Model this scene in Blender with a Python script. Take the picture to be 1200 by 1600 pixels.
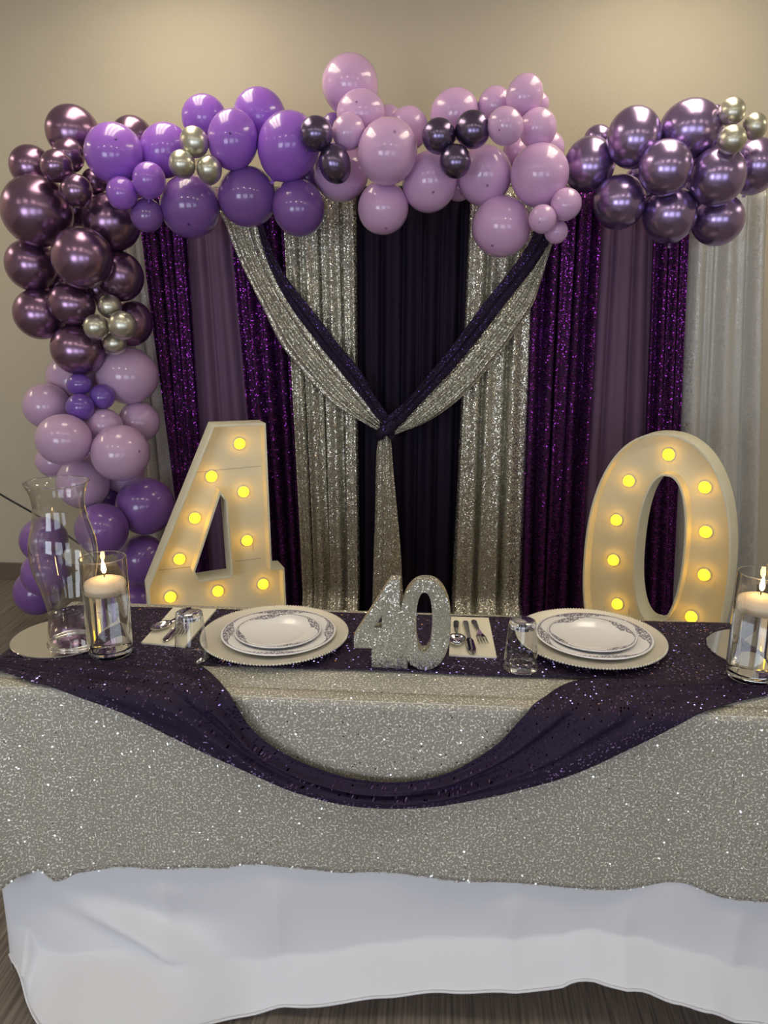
import bpy, bmesh, math, random
from mathutils import Vector, Matrix, noise
from mathutils.geometry import tessellate_polygon
for _o in list(bpy.data.objects): bpy.data.objects.remove(_o)
SC = bpy.context.scene; COL = SC.collection
PI = math.pi

# ------------------------------------------------------------ camera
F, YAW, PITCH, ROLL, CAMZ = 1200.0, math.radians(4.09), math.radians(14.59), math.radians(.29), 1.47
EYE = Vector((0, 0, CAMZ))
FWD = Vector((-math.sin(YAW)*math.cos(PITCH), math.cos(YAW)*math.cos(PITCH), -math.sin(PITCH)))
_r = Vector((math.cos(YAW), math.sin(YAW), 0)); _u = _r.cross(FWD)
RIGHT = _r*math.cos(ROLL) + _u*math.sin(ROLL); UP = -_r*math.sin(ROLL) + _u*math.cos(ROLL)
cam = bpy.data.objects.new('camera', bpy.data.cameras.new('camera')); COL.objects.link(cam)
M = Matrix((RIGHT, UP, -FWD)).transposed().to_4x4(); M.translation = EYE
cam.matrix_world = M
cam.data.sensor_fit = 'VERTICAL'; cam.data.sensor_height = 36; cam.data.sensor_width = 27
cam.data.lens = F/1600*36; cam.data.clip_start = .02
SC.camera = cam
# ------------------------------------------------------------ world, exposure
w = bpy.data.worlds.new('world'); SC.world = w; w.use_nodes = True
w.node_tree.nodes['Background'].inputs[0].default_value = (.62, .74, 1, 1)
w.node_tree.nodes['Background'].inputs[1].default_value = 1.0
SC.view_settings.view_transform = 'Standard'; SC.view_settings.look = 'None'
SC.view_settings.gamma = 1; SC.view_settings.use_curve_mapping = False
SC.view_settings.exposure = 0.3
# daylight through the windows behind the photographer
WINDOWS = [(-2.4, 1.8), (.2, 1.8), (2.8, 1.8)]            # centre x, width
ROOM = (-4.6, 4.6, -2.3, 3.94, 3.0)                       # x0 x1 y0 y1 height
for wx, ww in WINDOWS:
    l = bpy.data.lights.new('daylight', 'AREA'); l.shape = 'RECTANGLE'; l.size = ww; l.size_y = 1.5
    l.energy = {-2.4: 38, .2: 19, 2.8: 13}[wx]; l.color = (.85, .91, 1)
    o = bpy.data.objects.new('daylight', l); COL.objects.link(o)
    o.location = (wx, ROOM[2]-.14, 1.15); o.rotation_euler = (PI/2, 0, 0)
LAMP_STRENGTH = 8.0; LAMP_COLOR = (1, .875, .65)

# ------------------------------------------------------------ pixel -> world
def ray(x, y): return FWD + RIGHT*((x-600)/F) - UP*((y-800)/F)
def atY(x, y, Y): d = ray(x, y); return EYE + d*(Y/d.y)
def atz(x, y, z): d = ray(x, y); return EYE + d*((z-CAMZ)/d.z)
def smooth_path(pts, n):
    """Catmull-Rom through a list of vectors, n samples"""
    pts = [Vector(p) for p in pts]; out = []
    for i in range(n):
        t = i/(n-1)*(len(pts)-1); k = min(int(t), len(pts)-2); f = t-k
        p0 = pts[max(k-1, 0)]; p1 = pts[k]; p2 = pts[k+1]; p3 = pts[min(k+2, len(pts)-1)]
        out.append(.5*((2*p1)+(p2-p0)*f+(2*p0-5*p1+4*p2-p3)*f*f+(3*p1-p0-3*p2+p3)*f**3))
    return out
def lerp(a, b, t): return a+(b-a)*t
def sstep(a, b, x):
    t = min(1, max(0, (x-a)/(b-a))); return t*t*(3-2*t)

# ------------------------------------------------------------ objects
def tag(o, label=None, cat=None, group=None, kind=None):
    for k, v in (('label', label), ('category', cat), ('group', group), ('kind', kind)):
        if v: o[k] = v
    return o
def link(name, me, m, parent=None):
    o = bpy.data.objects.new(name, me); COL.objects.link(o)
    if m and not me.materials: me.materials.append(m)
    if parent: o.parent = parent
    return o
def empty(name, loc, rz, label, cat, group=None):
    o = bpy.data.objects.new(name, None); COL.objects.link(o)
    o.empty_display_size = .05; o.location = loc; o.rotation_euler = (0, 0, rz)
    return tag(o, label, cat, group)
def copy_tree(o, parent=None):
    c = o.copy(); COL.objects.link(c)
    if parent: c.parent = parent
    for ch in list(o.children): copy_tree(ch, c)
    return c
def mesh_from(vs, fs, smooth=True, angle=None, uvs=None):
    me = bpy.data.meshes.new('mesh'); me.from_pydata([tuple(v) for v in vs], [], fs); me.update()
    if smooth:
        me.polygons.foreach_set('use_smooth', [True]*len(me.polygons))
        if angle: me.set_sharp_from_angle(angle=math.radians(angle))
    if uvs:
        ul = me.uv_layers.new(name='UVMap')
        ul.data.foreach_set('uv', [c for lp in me.loops for c in uvs[lp.vertex_index]])
    return me
def grid(fn, nu, nv, closed=False):
    """fn(u, v in 0..1) -> (point, uv in metres)"""
    vs, uvs, fs = [], [], []
    for j in range(nv+1):
        for i in range(nu+1):
            p, uv = fn(i/nu, j/nv); vs.append(p); uvs.append(uv)
    for j in range(nv):
        for i in range(nu):
            a = j*(nu+1)+i; fs.append((a, a+1, a+nu+2, a+nu+1))
    return mesh_from(vs, fs, uvs=uvs)
def lathe(prof, seg=48, angle=35, close=False):
    vs, fs = [], []; n = len(prof)
    for r, z in prof:
        for k in range(seg):
            a = 2*PI*k/seg; vs.append((r*math.cos(a), r*math.sin(a), z))
    for j in range(n if close else n-1):
        for k in range(seg):
            a = j*seg+k; b = j*seg+(k+1) % seg; c = ((j+1) % n)*seg+(k+1) % seg; d = ((j+1) % n)*seg+k
            fs.append((a, b, c, d))
    if not close:
        if prof[0][0] > 0: fs.append(tuple(reversed(range(seg))))
        if prof[-1][0] > 0: fs.append(tuple(range((n-1)*seg, n*seg)))
    me = mesh_from(vs, fs)
    bm = bmesh.new(); bm.from_mesh(me); bmesh.ops.remove_doubles(bm, verts=bm.verts, dist=1e-6)
    bmesh.ops.recalc_face_normals(bm, faces=bm.faces); bm.to_mesh(me); bm.free()
    me.polygons.foreach_set('use_smooth', [True]*len(me.polygons))
    if angle: me.set_sharp_from_angle(angle=math.radians(angle))
    return me
def box(x0, x1, y0, y1, z0, z1, bev=0):
    bm = bmesh.new(); bmesh.ops.create_cube(bm, size=1)
    for v in bm.verts: v.co = Vector((lerp(x0, x1, v.co.x+.5), lerp(y0, y1, v.co.y+.5), lerp(z0, z1, v.co.z+.5)))
    if bev: bmesh.ops.bevel(bm, geom=bm.edges, offset=bev, segments=2, affect='EDGES', profile=.6)
    me = bpy.data.meshes.new('mesh'); bm.to_mesh(me); bm.free(); return me
def slab(outer, holes, y0, y1, bev=0):
    """extruded polygon in the xz plane between depth y0 and y1"""
    loops = [list(outer)]+[list(h) for h in holes]
    tri = tessellate_polygon([[Vector((a, b, 0)) for a, b in lp] for lp in loops])
    flat = [p for lp in loops for p in lp]; n = len(flat)
    vs = [(a, y0, b) for a, b in flat]+[(a, y1, b) for a, b in flat]
    fs = [tuple(t) for t in tri]+[tuple(i+n for i in t) for t in tri]; s = 0
    for lp in loops:
        m = len(lp)
        for i in range(m): fs.append((s+i, s+(i+1) % m, s+(i+1) % m+n, s+i+n))
        s += m
    me = mesh_from(vs, fs, smooth=False)
    bm = bmesh.new(); bm.from_mesh(me); bmesh.ops.recalc_face_normals(bm, faces=bm.faces)
    if bev:
        es = [e for e in bm.edges if len(e.link_faces) == 2 and e.calc_face_angle(0) > .9]
        bmesh.ops.bevel(bm, geom=es, offset=bev, segments=2, affect='EDGES', profile=.6, clamp_overlap=True)
    bm.to_mesh(me); bm.free()
    me.polygons.foreach_set('use_smooth', [True]*len(me.polygons)); me.set_sharp_from_angle(angle=math.radians(28))
    return me
def offset(poly, d):
    """move a closed polygon inwards by d (outwards when d < 0)"""
    n = len(poly); A = sum(poly[i][0]*poly[(i+1) % n][1]-poly[(i+1) % n][0]*poly[i][1] for i in range(n))
    sg = 1 if A > 0 else -1; out = []
    for i in range(n):
        p0, p1, p2 = Vector(poly[i-1]), Vector(poly[i]), Vector(poly[(i+1) % n])
        e1 = (p1-p0).normalized(); e2 = (p2-p1).normalized()
        n1 = Vector((-e1.y, e1.x))*sg; n2 = Vector((-e2.y, e2.x))*sg
        b = n1+n2; k = 2*d/max(b.length_squared, .5)
        out.append(tuple(p1+b*k))
    return out
def tube(pts, r, seg=8):
    vs, fs = [], []; n = len(pts)
    for i, p in enumerate(pts):
        p = Vector(p); t = (Vector(pts[min(i+1, n-1)])-Vector(pts[max(i-1, 0)])).normalized()
        a = t.cross(Vector((.13, .21, 1)).normalized()).normalized(); b = t.cross(a)
        rr = r[i] if isinstance(r, (list, tuple)) else r
        for k in range(seg): vs.append(p+a*rr*math.cos(2*PI*k/seg)+b*rr*math.sin(2*PI*k/seg))
    for i in range(n-1):
        for k in range(seg):
            fs.append((i*seg+k, i*seg+(k+1) % seg, (i+1)*seg+(k+1) % seg, (i+1)*seg+k))
    fs.append(tuple(reversed(range(seg)))); fs.append(tuple(range((n-1)*seg, n*seg)))
    return mesh_from(vs, fs, angle=50)
def superellipse(cx, cz, a, b, n=2.3, seg=64):
    out = []
    for k in range(seg):
        t = 2*PI*k/seg; c, s = math.cos(t), math.sin(t)
        out.append((cx+a*math.copysign(abs(c)**(2/n), c), cz+b*math.copysign(abs(s)**(2/n), s)))
    return out

# ------------------------------------------------------------ materials
def new_mat(name):
    m = bpy.data.materials.new(name); m.use_nodes = True
    nt = m.node_tree; return m, nt, nt.nodes['Principled BSDF'], nt.nodes, nt.links
def mat(name, col, rough=.5, metal=0, bump=0, bscale=200, spec=.5, var=0, coat=0, emit=None, estr=0, sheen=0, trans=0, ior=1.45):
    m, nt, b, N, L = new_mat(name)
    b.inputs['Base Color'].default_value = (*col, 1); b.inputs['Roughness'].default_value = rough
    b.inputs['Metallic'].default_value = metal; b.inputs['Specular IOR Level'].default_value = spec
    b.inputs['Coat Weight'].default_value = coat; b.inputs['Coat Roughness'].default_value = .06
    b.inputs['Sheen Weight'].default_value = sheen; b.inputs['Transmission Weight'].default_value = trans
    b.inputs['IOR'].default_value = ior
    if emit:
        b.inputs['Emission Color'].default_value = (*emit, 1); b.inputs['Emission Strength'].default_value = estr
    if bump or var:
        tc = N.new('ShaderNodeTexCoord'); nz = N.new('ShaderNodeTexNoise')
        nz.inputs['Scale'].default_value = bscale; nz.inputs['Detail'].default_value = 3
        L.new(tc.outputs['Object'], nz.inputs['Vector'])
        if bump:
            bp = N.new('ShaderNodeBump'); bp.inputs['Strength'].default_value = bump; bp.inputs['Distance'].default_value = .002
            L.new(nz.outputs['Fac'], bp.inputs['Height']); L.new(bp.outputs[0], b.inputs['Normal'])
        if var:
            mx = N.new('ShaderNodeMix'); mx.data_type = 'RGBA'
            mx.inputs[6].default_value = (*[c*(1-var) for c in col], 1); mx.inputs[7].default_value = (*[min(1, c*(1+var)) for c in col], 1)
            L.new(nz.outputs['Fac'], mx.inputs[0]); L.new(mx.outputs[2], b.inputs['Base Color'])
    return m
def sequin(name, shiny, cloth, cell, tilt, density, rough=.22, gap=.5, metal=1, stretch=1.0, cloth_rough=.7, shimmer=0):
    """woven cloth set with small mirror discs: every Voronoi cell is one disc with a tilt of its own"""
    m, nt, b, N, L = new_mat(name)
    uv = N.new('ShaderNodeUVMap'); mp = N.new('ShaderNodeMapping'); mp.inputs['Scale'].default_value = (1, stretch, 1)
    L.new(uv.outputs[0], mp.inputs['Vector'])
    vo = N.new('ShaderNodeTexVoronoi'); vo.voronoi_dimensions = '2D'; vo.inputs['Scale'].default_value = 1/cell; vo.inputs['Randomness'].default_value = .6
    L.new(mp.outputs[0], vo.inputs['Vector'])
    geo = N.new('ShaderNodeNewGeometry')
    sub = N.new('ShaderNodeVectorMath'); sub.operation = 'SUBTRACT'; sub.inputs[1].default_value = (.5, .5, .5)
    L.new(vo.outputs['Color'], sub.inputs[0])
    sc = N.new('ShaderNodeVectorMath'); sc.operation = 'SCALE'; sc.inputs['Scale'].default_value = tilt
    L.new(sub.outputs[0], sc.inputs[0])
    ad = N.new('ShaderNodeVectorMath'); ad.operation = 'ADD'
    L.new(geo.outputs['Normal'], ad.inputs[0]); L.new(sc.outputs[0], ad.inputs[1])
    nm = N.new('ShaderNodeVectorMath'); nm.operation = 'NORMALIZE'; L.new(ad.outputs[0], nm.inputs[0])
    b.inputs['Base Color'].default_value = (*shiny, 1); b.inputs['Metallic'].default_value = metal
    b.inputs['Roughness'].default_value = rough
    L.new(nm.outputs[0], b.inputs['Normal'])
    cl = N.new('ShaderNodeBsdfPrincipled'); cl.inputs['Base Color'].default_value = (*cloth, 1)
    cl.inputs['Roughness'].default_value = cloth_rough; cl.inputs['Sheen Weight'].default_value = shimmer; cl.inputs['Specular IOR Level'].default_value = .3
    sp = N.new('ShaderNodeSeparateColor'); L.new(vo.outputs['Color'], sp.inputs[0])
    # where discs are missing or lie flat the cloth shows; patches vary the density a little
    nz = N.new('ShaderNodeTexNoise'); nz.inputs['Scale'].default_value = 14; nz.inputs['Detail'].default_value = 2
    L.new(uv.outputs[0], nz.inputs['Vector'])
    th = N.new('ShaderNodeMath'); th.operation = 'MULTIPLY_ADD'; th.inputs[1].default_value = .5; th.inputs[2].default_value = density-.25
    L.new(nz.outputs['Fac'], th.inputs[0])
    lt = N.new('ShaderNodeMath'); lt.operation = 'LESS_THAN'; L.new(sp.outputs[2], lt.inputs[0]); L.new(th.outputs[0], lt.inputs[1])
    dd = N.new('ShaderNodeMath'); dd.operation = 'LESS_THAN'; dd.inputs[1].default_value = gap; L.new(vo.outputs['Distance'], dd.inputs[0])
    mu = N.new('ShaderNodeMath'); mu.operation = 'MULTIPLY'; L.new(lt.outputs[0], mu.inputs[0]); L.new(dd.outputs[0], mu.inputs[1])
    mx = N.new('ShaderNodeMixShader'); L.new(mu.outputs[0], mx.inputs[0]); L.new(cl.outputs[0], mx.inputs[1]); L.new(b.outputs[0], mx.inputs[2])
    L.new(mx.outputs[0], N['Material Output'].inputs['Surface'])
    return m
def embroidered(name):
    """grey tulle worked all over with short curling lines of silver sequins"""
    m, nt, b, N, L = new_mat(name); uv = N.new('ShaderNodeUVMap')
    b.inputs['Base Color'].default_value = (.36, .338, .285, 1); b.inputs['Roughness'].default_value = .55; b.inputs['Metallic'].default_value = .25
    wp = N.new('ShaderNodeTexNoise'); wp.inputs['Scale'].default_value = 120; L.new(uv.outputs[0], wp.inputs['Vector'])
    va = N.new('ShaderNodeVectorMath'); va.operation = 'MULTIPLY_ADD'; va.inputs[1].default_value = (.009, .009, 0)
    L.new(wp.outputs['Color'], va.inputs[0]); L.new(uv.outputs[0], va.inputs[2])
    ve = N.new('ShaderNodeTexVoronoi'); ve.voronoi_dimensions = '2D'; ve.feature = 'DISTANCE_TO_EDGE'; ve.inputs['Scale'].default_value = 150; L.new(va.outputs[0], ve.inputs['Vector'])
    ln = N.new('ShaderNodeMath'); ln.operation = 'LESS_THAN'; ln.inputs[1].default_value = .13; L.new(ve.outputs['Distance'], ln.inputs[0])
    nz = N.new('ShaderNodeTexNoise'); nz.inputs['Scale'].default_value = 190; nz.inputs['Detail'].default_value = 1; L.new(uv.outputs[0], nz.inputs['Vector'])
    gp = N.new('ShaderNodeMath'); gp.operation = 'GREATER_THAN'; gp.inputs[1].default_value = .53; L.new(nz.outputs['Fac'], gp.inputs[0])
    mk = N.new('ShaderNodeMath'); mk.operation = 'MULTIPLY'; L.new(ln.outputs[0], mk.inputs[0]); L.new(gp.outputs[0], mk.inputs[1])
    vo = N.new('ShaderNodeTexVoronoi'); vo.voronoi_dimensions = '2D'; vo.inputs['Scale'].default_value = 330; L.new(uv.outputs[0], vo.inputs['Vector'])
    geo = N.new('ShaderNodeNewGeometry'); sub = N.new('ShaderNodeVectorMath'); sub.operation = 'SUBTRACT'; sub.inputs[1].default_value = (.5, .5, .5); L.new(vo.outputs['Color'], sub.inputs[0])
    def tilted(k):
        s = N.new('ShaderNodeVectorMath'); s.operation = 'SCALE'; s.inputs['Scale'].default_value = k; L.new(sub.outputs[0], s.inputs[0])
        a = N.new('ShaderNodeVectorMath'); a.operation = 'ADD'; L.new(geo.outputs['Normal'], a.inputs[0]); L.new(s.outputs[0], a.inputs[1])
        n = N.new('ShaderNodeVectorMath'); n.operation = 'NORMALIZE'; L.new(a.outputs[0], n.inputs[0]); return n.outputs[0]
    c = N.new('ShaderNodeBsdfPrincipled'); c.inputs['Base Color'].default_value = (.86, .84, .73, 1); c.inputs['Roughness'].default_value = .45; c.inputs['Metallic'].default_value = .35
    L.new(tilted(.6), c.inputs['Normal'])
    d = N.new('ShaderNodeBsdfPrincipled'); d.inputs['Base Color'].default_value = (.9, .88, .82, 1); d.inputs['Roughness'].default_value = .2; d.inputs['Metallic'].default_value = 1
    L.new(tilted(1.6), d.inputs['Normal'])
    sp = N.new('ShaderNodeSeparateColor'); L.new(vo.outputs['Color'], sp.inputs[0])
    lt = N.new('ShaderNodeMath'); lt.operation = 'LESS_THAN'; lt.inputs[1].default_value = .012; L.new(sp.outputs[1], lt.inputs[0])
    m1 = N.new('ShaderNodeMixShader'); L.new(mk.outputs[0], m1.inputs[0]); L.new(b.outputs[0], m1.inputs[1]); L.new(c.outputs[0], m1.inputs[2])
    m2 = N.new('ShaderNodeMixShader'); L.new(lt.outputs[0], m2.inputs[0]); L.new(m1.outputs[0], m2.inputs[1]); L.new(d.outputs[0], m2.inputs[2])
    L.new(m2.outputs[0], N['Material Output'].inputs['Surface']); return m
def thin_glass(name, tint=(1, 1, 1), rough=.02, boost=1.0):
    """one wall of thin clear glass: mostly see-through, mirror-like towards the rim"""
    m, nt, b, N, L = new_mat(name); N.remove(b)
    geo = N.new('ShaderNodeNewGeometry'); dt = N.new('ShaderNodeVectorMath'); dt.operation = 'DOT_PRODUCT'
    L.new(geo.outputs['Normal'], dt.inputs[0]); L.new(geo.outputs['Incoming'], dt.inputs[1])
    def mth(op, a, b_, c=None):
        n = N.new('ShaderNodeMath'); n.operation = op
        for i, q in enumerate((a, b_, c)):
            if q is None: continue
            if isinstance(q, (int, float)): n.inputs[i].default_value = q
            else: L.new(q, n.inputs[i])
        n.use_clamp = op != 'SUBTRACT'; return n.outputs[0]
    ab = N.new('ShaderNodeMath'); ab.operation = 'ABSOLUTE'; L.new(dt.outputs['Value'], ab.inputs[0])
    k = mth('MULTIPLY_ADD', mth('POWER', mth('SUBTRACT', 1, ab.outputs[0]), 2.1), .85*boost, .06*boost).node
    tr = N.new('ShaderNodeBsdfTransparent'); tr.inputs[0].default_value = (*tint, 1)
    gl = N.new('ShaderNodeBsdfGlossy'); gl.inputs['Roughness'].default_value = rough
    mx = N.new('ShaderNodeMixShader'); L.new(k.outputs[0], mx.inputs[0]); L.new(tr.outputs[0], mx.inputs[1]); L.new(gl.outputs[0], mx.inputs[2])
    L.new(mx.outputs[0], N['Material Output'].inputs['Surface']); return m
def carpet_mat():
    m, nt, b, N, L = new_mat('carpet')
    tc = N.new('ShaderNodeTexCoord'); mp = N.new('ShaderNodeMapping'); mp.inputs['Scale'].default_value = (150, 5, 1)
    L.new(tc.outputs['Object'], mp.inputs['Vector'])
    nz = N.new('ShaderNodeTexNoise'); nz.inputs['Scale'].default_value = 1; nz.inputs['Detail'].default_value = 4
    L.new(mp.outputs[0], nz.inputs['Vector'])
    cr = N.new('ShaderNodeValToRGB'); cr.color_ramp.elements[0].position = .3; cr.color_ramp.elements[1].position = .72
    cr.color_ramp.elements[0].color = (.105, .088, .075, 1); cr.color_ramp.elements[1].color = (.29, .25, .215, 1)
    L.new(nz.outputs['Fac'], cr.inputs[0]); L.new(cr.outputs[0], b.inputs['Base Color']); b.inputs['Roughness'].default_value = .95
    bp = N.new('ShaderNodeBump'); bp.inputs['Strength'].default_value = .5; bp.inputs['Distance'].default_value = .004
    L.new(nz.outputs['Fac'], bp.inputs['Height']); L.new(bp.outputs[0], b.inputs['Normal']); return m
def lace_plate_mat(name, R):
    """white glaze with a printed silver lace band that swells at four places of the rim"""
    m, nt, b, N, L = new_mat(name)
    def math_(op, a, c=None, v=None):
        n = N.new('ShaderNodeMath'); n.operation = op
        if isinstance(a, (int, float)): n.inputs[0].default_value = a
        else: L.new(a, n.inputs[0])
        if c is not None:
            if isinstance(c, (int, float)): n.inputs[1].default_value = c
            else: L.new(c, n.inputs[1])
        return n.outputs[0]
    tc = N.new('ShaderNodeTexCoord'); sx = N.new('ShaderNodeSeparateXYZ'); L.new(tc.outputs['Object'], sx.inputs[0])
    x, y = sx.outputs[0], sx.outputs[1]
    rr = math_('DIVIDE', math_('SQRT', math_('ADD', math_('MULTIPLY', x, x), math_('MULTIPLY', y, y))), R)
    ang = math_('ARCTAN2', y, x)
    lobe = math_('MULTIPLY_ADD', math_('COSINE', math_('MULTIPLY', ang, 4)), .5); 
    lobe.node.inputs[2].default_value = .5
    lobe = math_('POWER', lobe, 1.8)
    ng = N.new('ShaderNodeTexNoise'); ng.inputs['Scale'].default_value = 130; ng.inputs['Detail'].default_value = 3; L.new(tc.outputs['Object'], ng.inputs['Vector'])
    lobe = math_('MULTIPLY', lobe, math_('ADD', ng.outputs['Fac'], .45))
    inner = math_('SUBTRACT', .945, math_('MULTIPLY', lobe, .17))
    band = math_('MULTIPLY', math_('GREATER_THAN', rr, inner), math_('LESS_THAN', rr, .965))
    vo = N.new('ShaderNodeTexVoronoi'); vo.feature = 'DISTANCE_TO_EDGE'; vo.inputs['Scale'].default_value = 170
    wp = N.new('ShaderNodeTexNoise'); wp.inputs['Scale'].default_value = 90; wp.inputs['Detail'].default_value = 2
    va = N.new('ShaderNodeVectorMath'); va.operation = 'MULTIPLY_ADD'; va.inputs[1].default_value = (.012, .012, 0)
    L.new(tc.outputs['Object'], wp.inputs['Vector']); L.new(wp.outputs['Color'], va.inputs[0]); L.new(tc.outputs['Object'], va.inputs[2])
    L.new(va.outputs[0], vo.inputs['Vector'])
    net = math_('LESS_THAN', vo.outputs['Distance'], .17)
    line = math_('MULTIPLY', math_('GREATER_THAN', rr, .95), math_('LESS_THAN', rr, .962))
    fac = math_('MAXIMUM', math_('MULTIPLY', band, net), math_('MULTIPLY', line, .7))
    mc = N.new('ShaderNodeMix'); mc.data_type = 'RGBA'; mc.inputs[6].default_value = (.90, .89, .91, 1); mc.inputs[7].default_value = (.36, .345, .41, 1)
    L.new(fac, mc.inputs[0]); L.new(mc.outputs[2], b.inputs['Base Color'])
    L.new(math_('MULTIPLY', fac, .35), b.inputs['Metallic']); b.inputs['Roughness'].default_value = .16
    return m

MT = {}
MT['wall'] = mat('wall paint', (.555, .50, .395), .75, bump=.6, bscale=85)
MT['ceiling'] = mat('ceiling paint', (.72, .70, .64), .9)
MT['base'] = mat('baseboard vinyl', (.16, .125, .10), .45)
MT['carpet'] = carpet_mat()
MT['lamp'] = mat('lamp diffuser', (.8, .8, .8), .5, emit=LAMP_COLOR, estr=LAMP_STRENGTH)
MT['small_lamp'] = mat('small lamp diffuser', (.8, .8, .8), .5, emit=LAMP_COLOR, estr=LAMP_STRENGTH*2.2)
MT['metal'] = mat('dark stand metal', (.06, .06, .065), .4, .8)
MT['sequin'] = mat('loose silver sequin', (.8, .79, .72), .3, .7)
MT['chrome'] = mat('cutlery steel', (.78, .77, .75), .12, 1)
MT['plum'] = mat('plum chrome latex', (.30, .185, .305), .25, .92)
MT['plum_violet_lit'] = mat('violet-lit plum chrome latex', (.40, .295, .54), .25, .9)  # plum chrome again, the room light's violet cast put into its colour
MT['navy'] = mat('dark plum chrome latex', (.19, .15, .26), .25, .92)
MT['silver'] = mat('silver chrome latex', (.64, .63, .53), .33, .9)
def latex(name, c): return mat(name, c, .3, spec=.5, coat=.8)
MT['lav'] = latex('dusky lavender latex', (.56, .37, .58))
MT['pink'] = latex('lavender latex', (.68, .42, .71))
MT['purple'] = latex('purple latex', (.34, .13, .66))
MT['dpurple'] = latex('deep purple latex', (.22, .098, .38))
MT['violet'] = latex('violet latex', (.17, .075, .42))
for k, c in (('lav', (.25, .14, .28)), ('pink', (.3, .16, .33)), ('purple', (.09, .03, .22)), ('dpurple', (.07, .03, .17)), ('violet', (.06, .02, .17))):
    MT['tip_'+k] = mat('thick latex tip '+k, c, .35)
MT['silver_sequin'] = sequin('silver sequin cloth', (.80, .78, .68), (.34, .33, .28), .0050, .8, .84, .26, .5)
MT['purple_sequin'] = sequin('purple sequin cloth', (.36, .045, .48), (.030, .006, .040), .0050, 1.1, .62, .22, .45)
MT['navy_sequin'] = sequin('dark indigo sequin cloth', (.13, .06, .30), (.012, .007, .026), .0050, 1.2, .36, .22, .42)
MT['runner'] = sequin('dark plum sequin cloth', (.52, .36, .78), (.017, .008, .029), .0046, 3.0, .26, .14, .40)
MT['overlay'] = embroidered('silver tulle with sequin embroidery')
MT['glitter'] = sequin('silver glitter foam', (.74, .72, .63), (.27, .26, .21), .0022, .9, .66, .34, .56)
MT['chiffon'] = mat('mauve chiffon', (.15, .08, .15), .75, bump=.05, bscale=600)
MT['satin'] = mat('midnight plum satin', (.013, .008, .022), .65, spec=.2)
MT['shimmer'] = sequin('grey shimmer cloth', (.74, .74, .70), (.56, .55, .52), .0036, .5, .40, .35, .45, metal=.8)
MT['white_cloth'] = mat('white polyester tablecloth', (.765, .765, .79), .5)
MT['napkin'] = mat('cream paper napkin', (.80, .76, .62), .85, bump=.1, bscale=500)
MT['charger'] = mat('champagne silver charger', (.80, .77, .66), .42, .6, bump=.06, bscale=300)
MT['plate'] = lace_plate_mat('lace rim dinner plate', .130)
MT['salad'] = lace_plate_mat('lace rim salad plate', .098)
MT['mirror'] = mat('mirror glass', (.86, .85, .80), .03, 1)
MT['glass'] = thin_glass('thin clear glass', (.98, .985, .975), boost=1.3)
MT['tumbler'] = thin_glass('clear tumbler glass', (.97, .975, .97), boost=1.1)
MT['thick_glass'] = mat('thick clear glass base', (1, 1, 1), .02, trans=1, ior=1.45)
MT['water'] = mat('water', (1, 1, 1), 0, trans=1, ior=1.33)
MT['wax'] = mat('cream wax', (.86, .70, .52), .5, spec=.3)
MT['wick'] = mat('charred wick', (.02, .015, .01), .9)
MT['flame'] = mat('flame', (0, 0, 0), .5, emit=(1, .62, .22), estr=34)
MT['letter'] = mat('cream painted wood', (.84, .80, .61), .5, var=.04, bscale=9)
MT['seam'] = mat('panel joint', (.36, .30, .2), .8)
MT['bulb'] = mat('lit yellow bulb', (.8, .6, .1), .3, emit=(1, .50, .006), estr=6)
MT['plywood'] = mat('folding table top', (.55, .5, .42), .6)

# ============================================================ room
X0, X1, Y0, Y1, H = ROOM
def struct(name, me, m): return tag(link(name, me, m), kind='structure')
struct('floor', box(X0, X1, Y0, Y1, -.1, 0), MT['carpet'])
struct('ceiling', box(X0, X1, Y0, Y1, H, H+.1), MT['ceiling'])
struct('wall_back', box(X0-.12, X1+.12, Y1, Y1+.12, 0, H), MT['wall'])
struct('wall_left', box(X0-.12, X0, Y0, Y1, 0, H), MT['wall'])
struct('wall_right', box(X1, X1+.12, Y0, Y1, 0, H), MT['wall'])
def front_wall():
    bm = bmesh.new()
    def add(a, b, c, d):
        t = bpy.data.meshes.new('t'); t2 = box(a, b, Y0-.12, Y0, c, d); bm.from_mesh(t2); bpy.data.meshes.remove(t); bpy.data.meshes.remove(t2)
    add(X0-.12, X1+.12, 0, .4); add(X0-.12, X1+.12, 1.9, H)
    e = [X0-.12]+[v for wx, ww in WINDOWS for v in (wx-ww/2, wx+ww/2)]+[X1+.12]
    for i in range(0, len(e), 2): add(e[i], e[i+1], .4, 1.9)
    me = bpy.data.meshes.new('mesh'); bm.to_mesh(me); bm.free(); return me
struct('wall_front', front_wall(), MT['wall'])
for i, (wx, ww) in enumerate(WINDOWS):
    a, b = wx-ww/2, wx+ww/2
    f = slab([(a, .4), (b, .4), (b, 1.9), (a, 1.9)], [[(a+.06, .46), (b-.06, .46), (b-.06, 1.84), (a+.06, 1.84)]], Y0-.09, Y0-.03)
    struct('window_%d' % (i+1), f, MT['ceiling'])
struct('baseboard_back', box(X0, X1, Y1-.014, Y1, 0, .10, .003), MT['base'])
struct('baseboard_left', box(X0, X0+.014, Y0, Y1-.014, 0, .10, .003), MT['base'])
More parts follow.
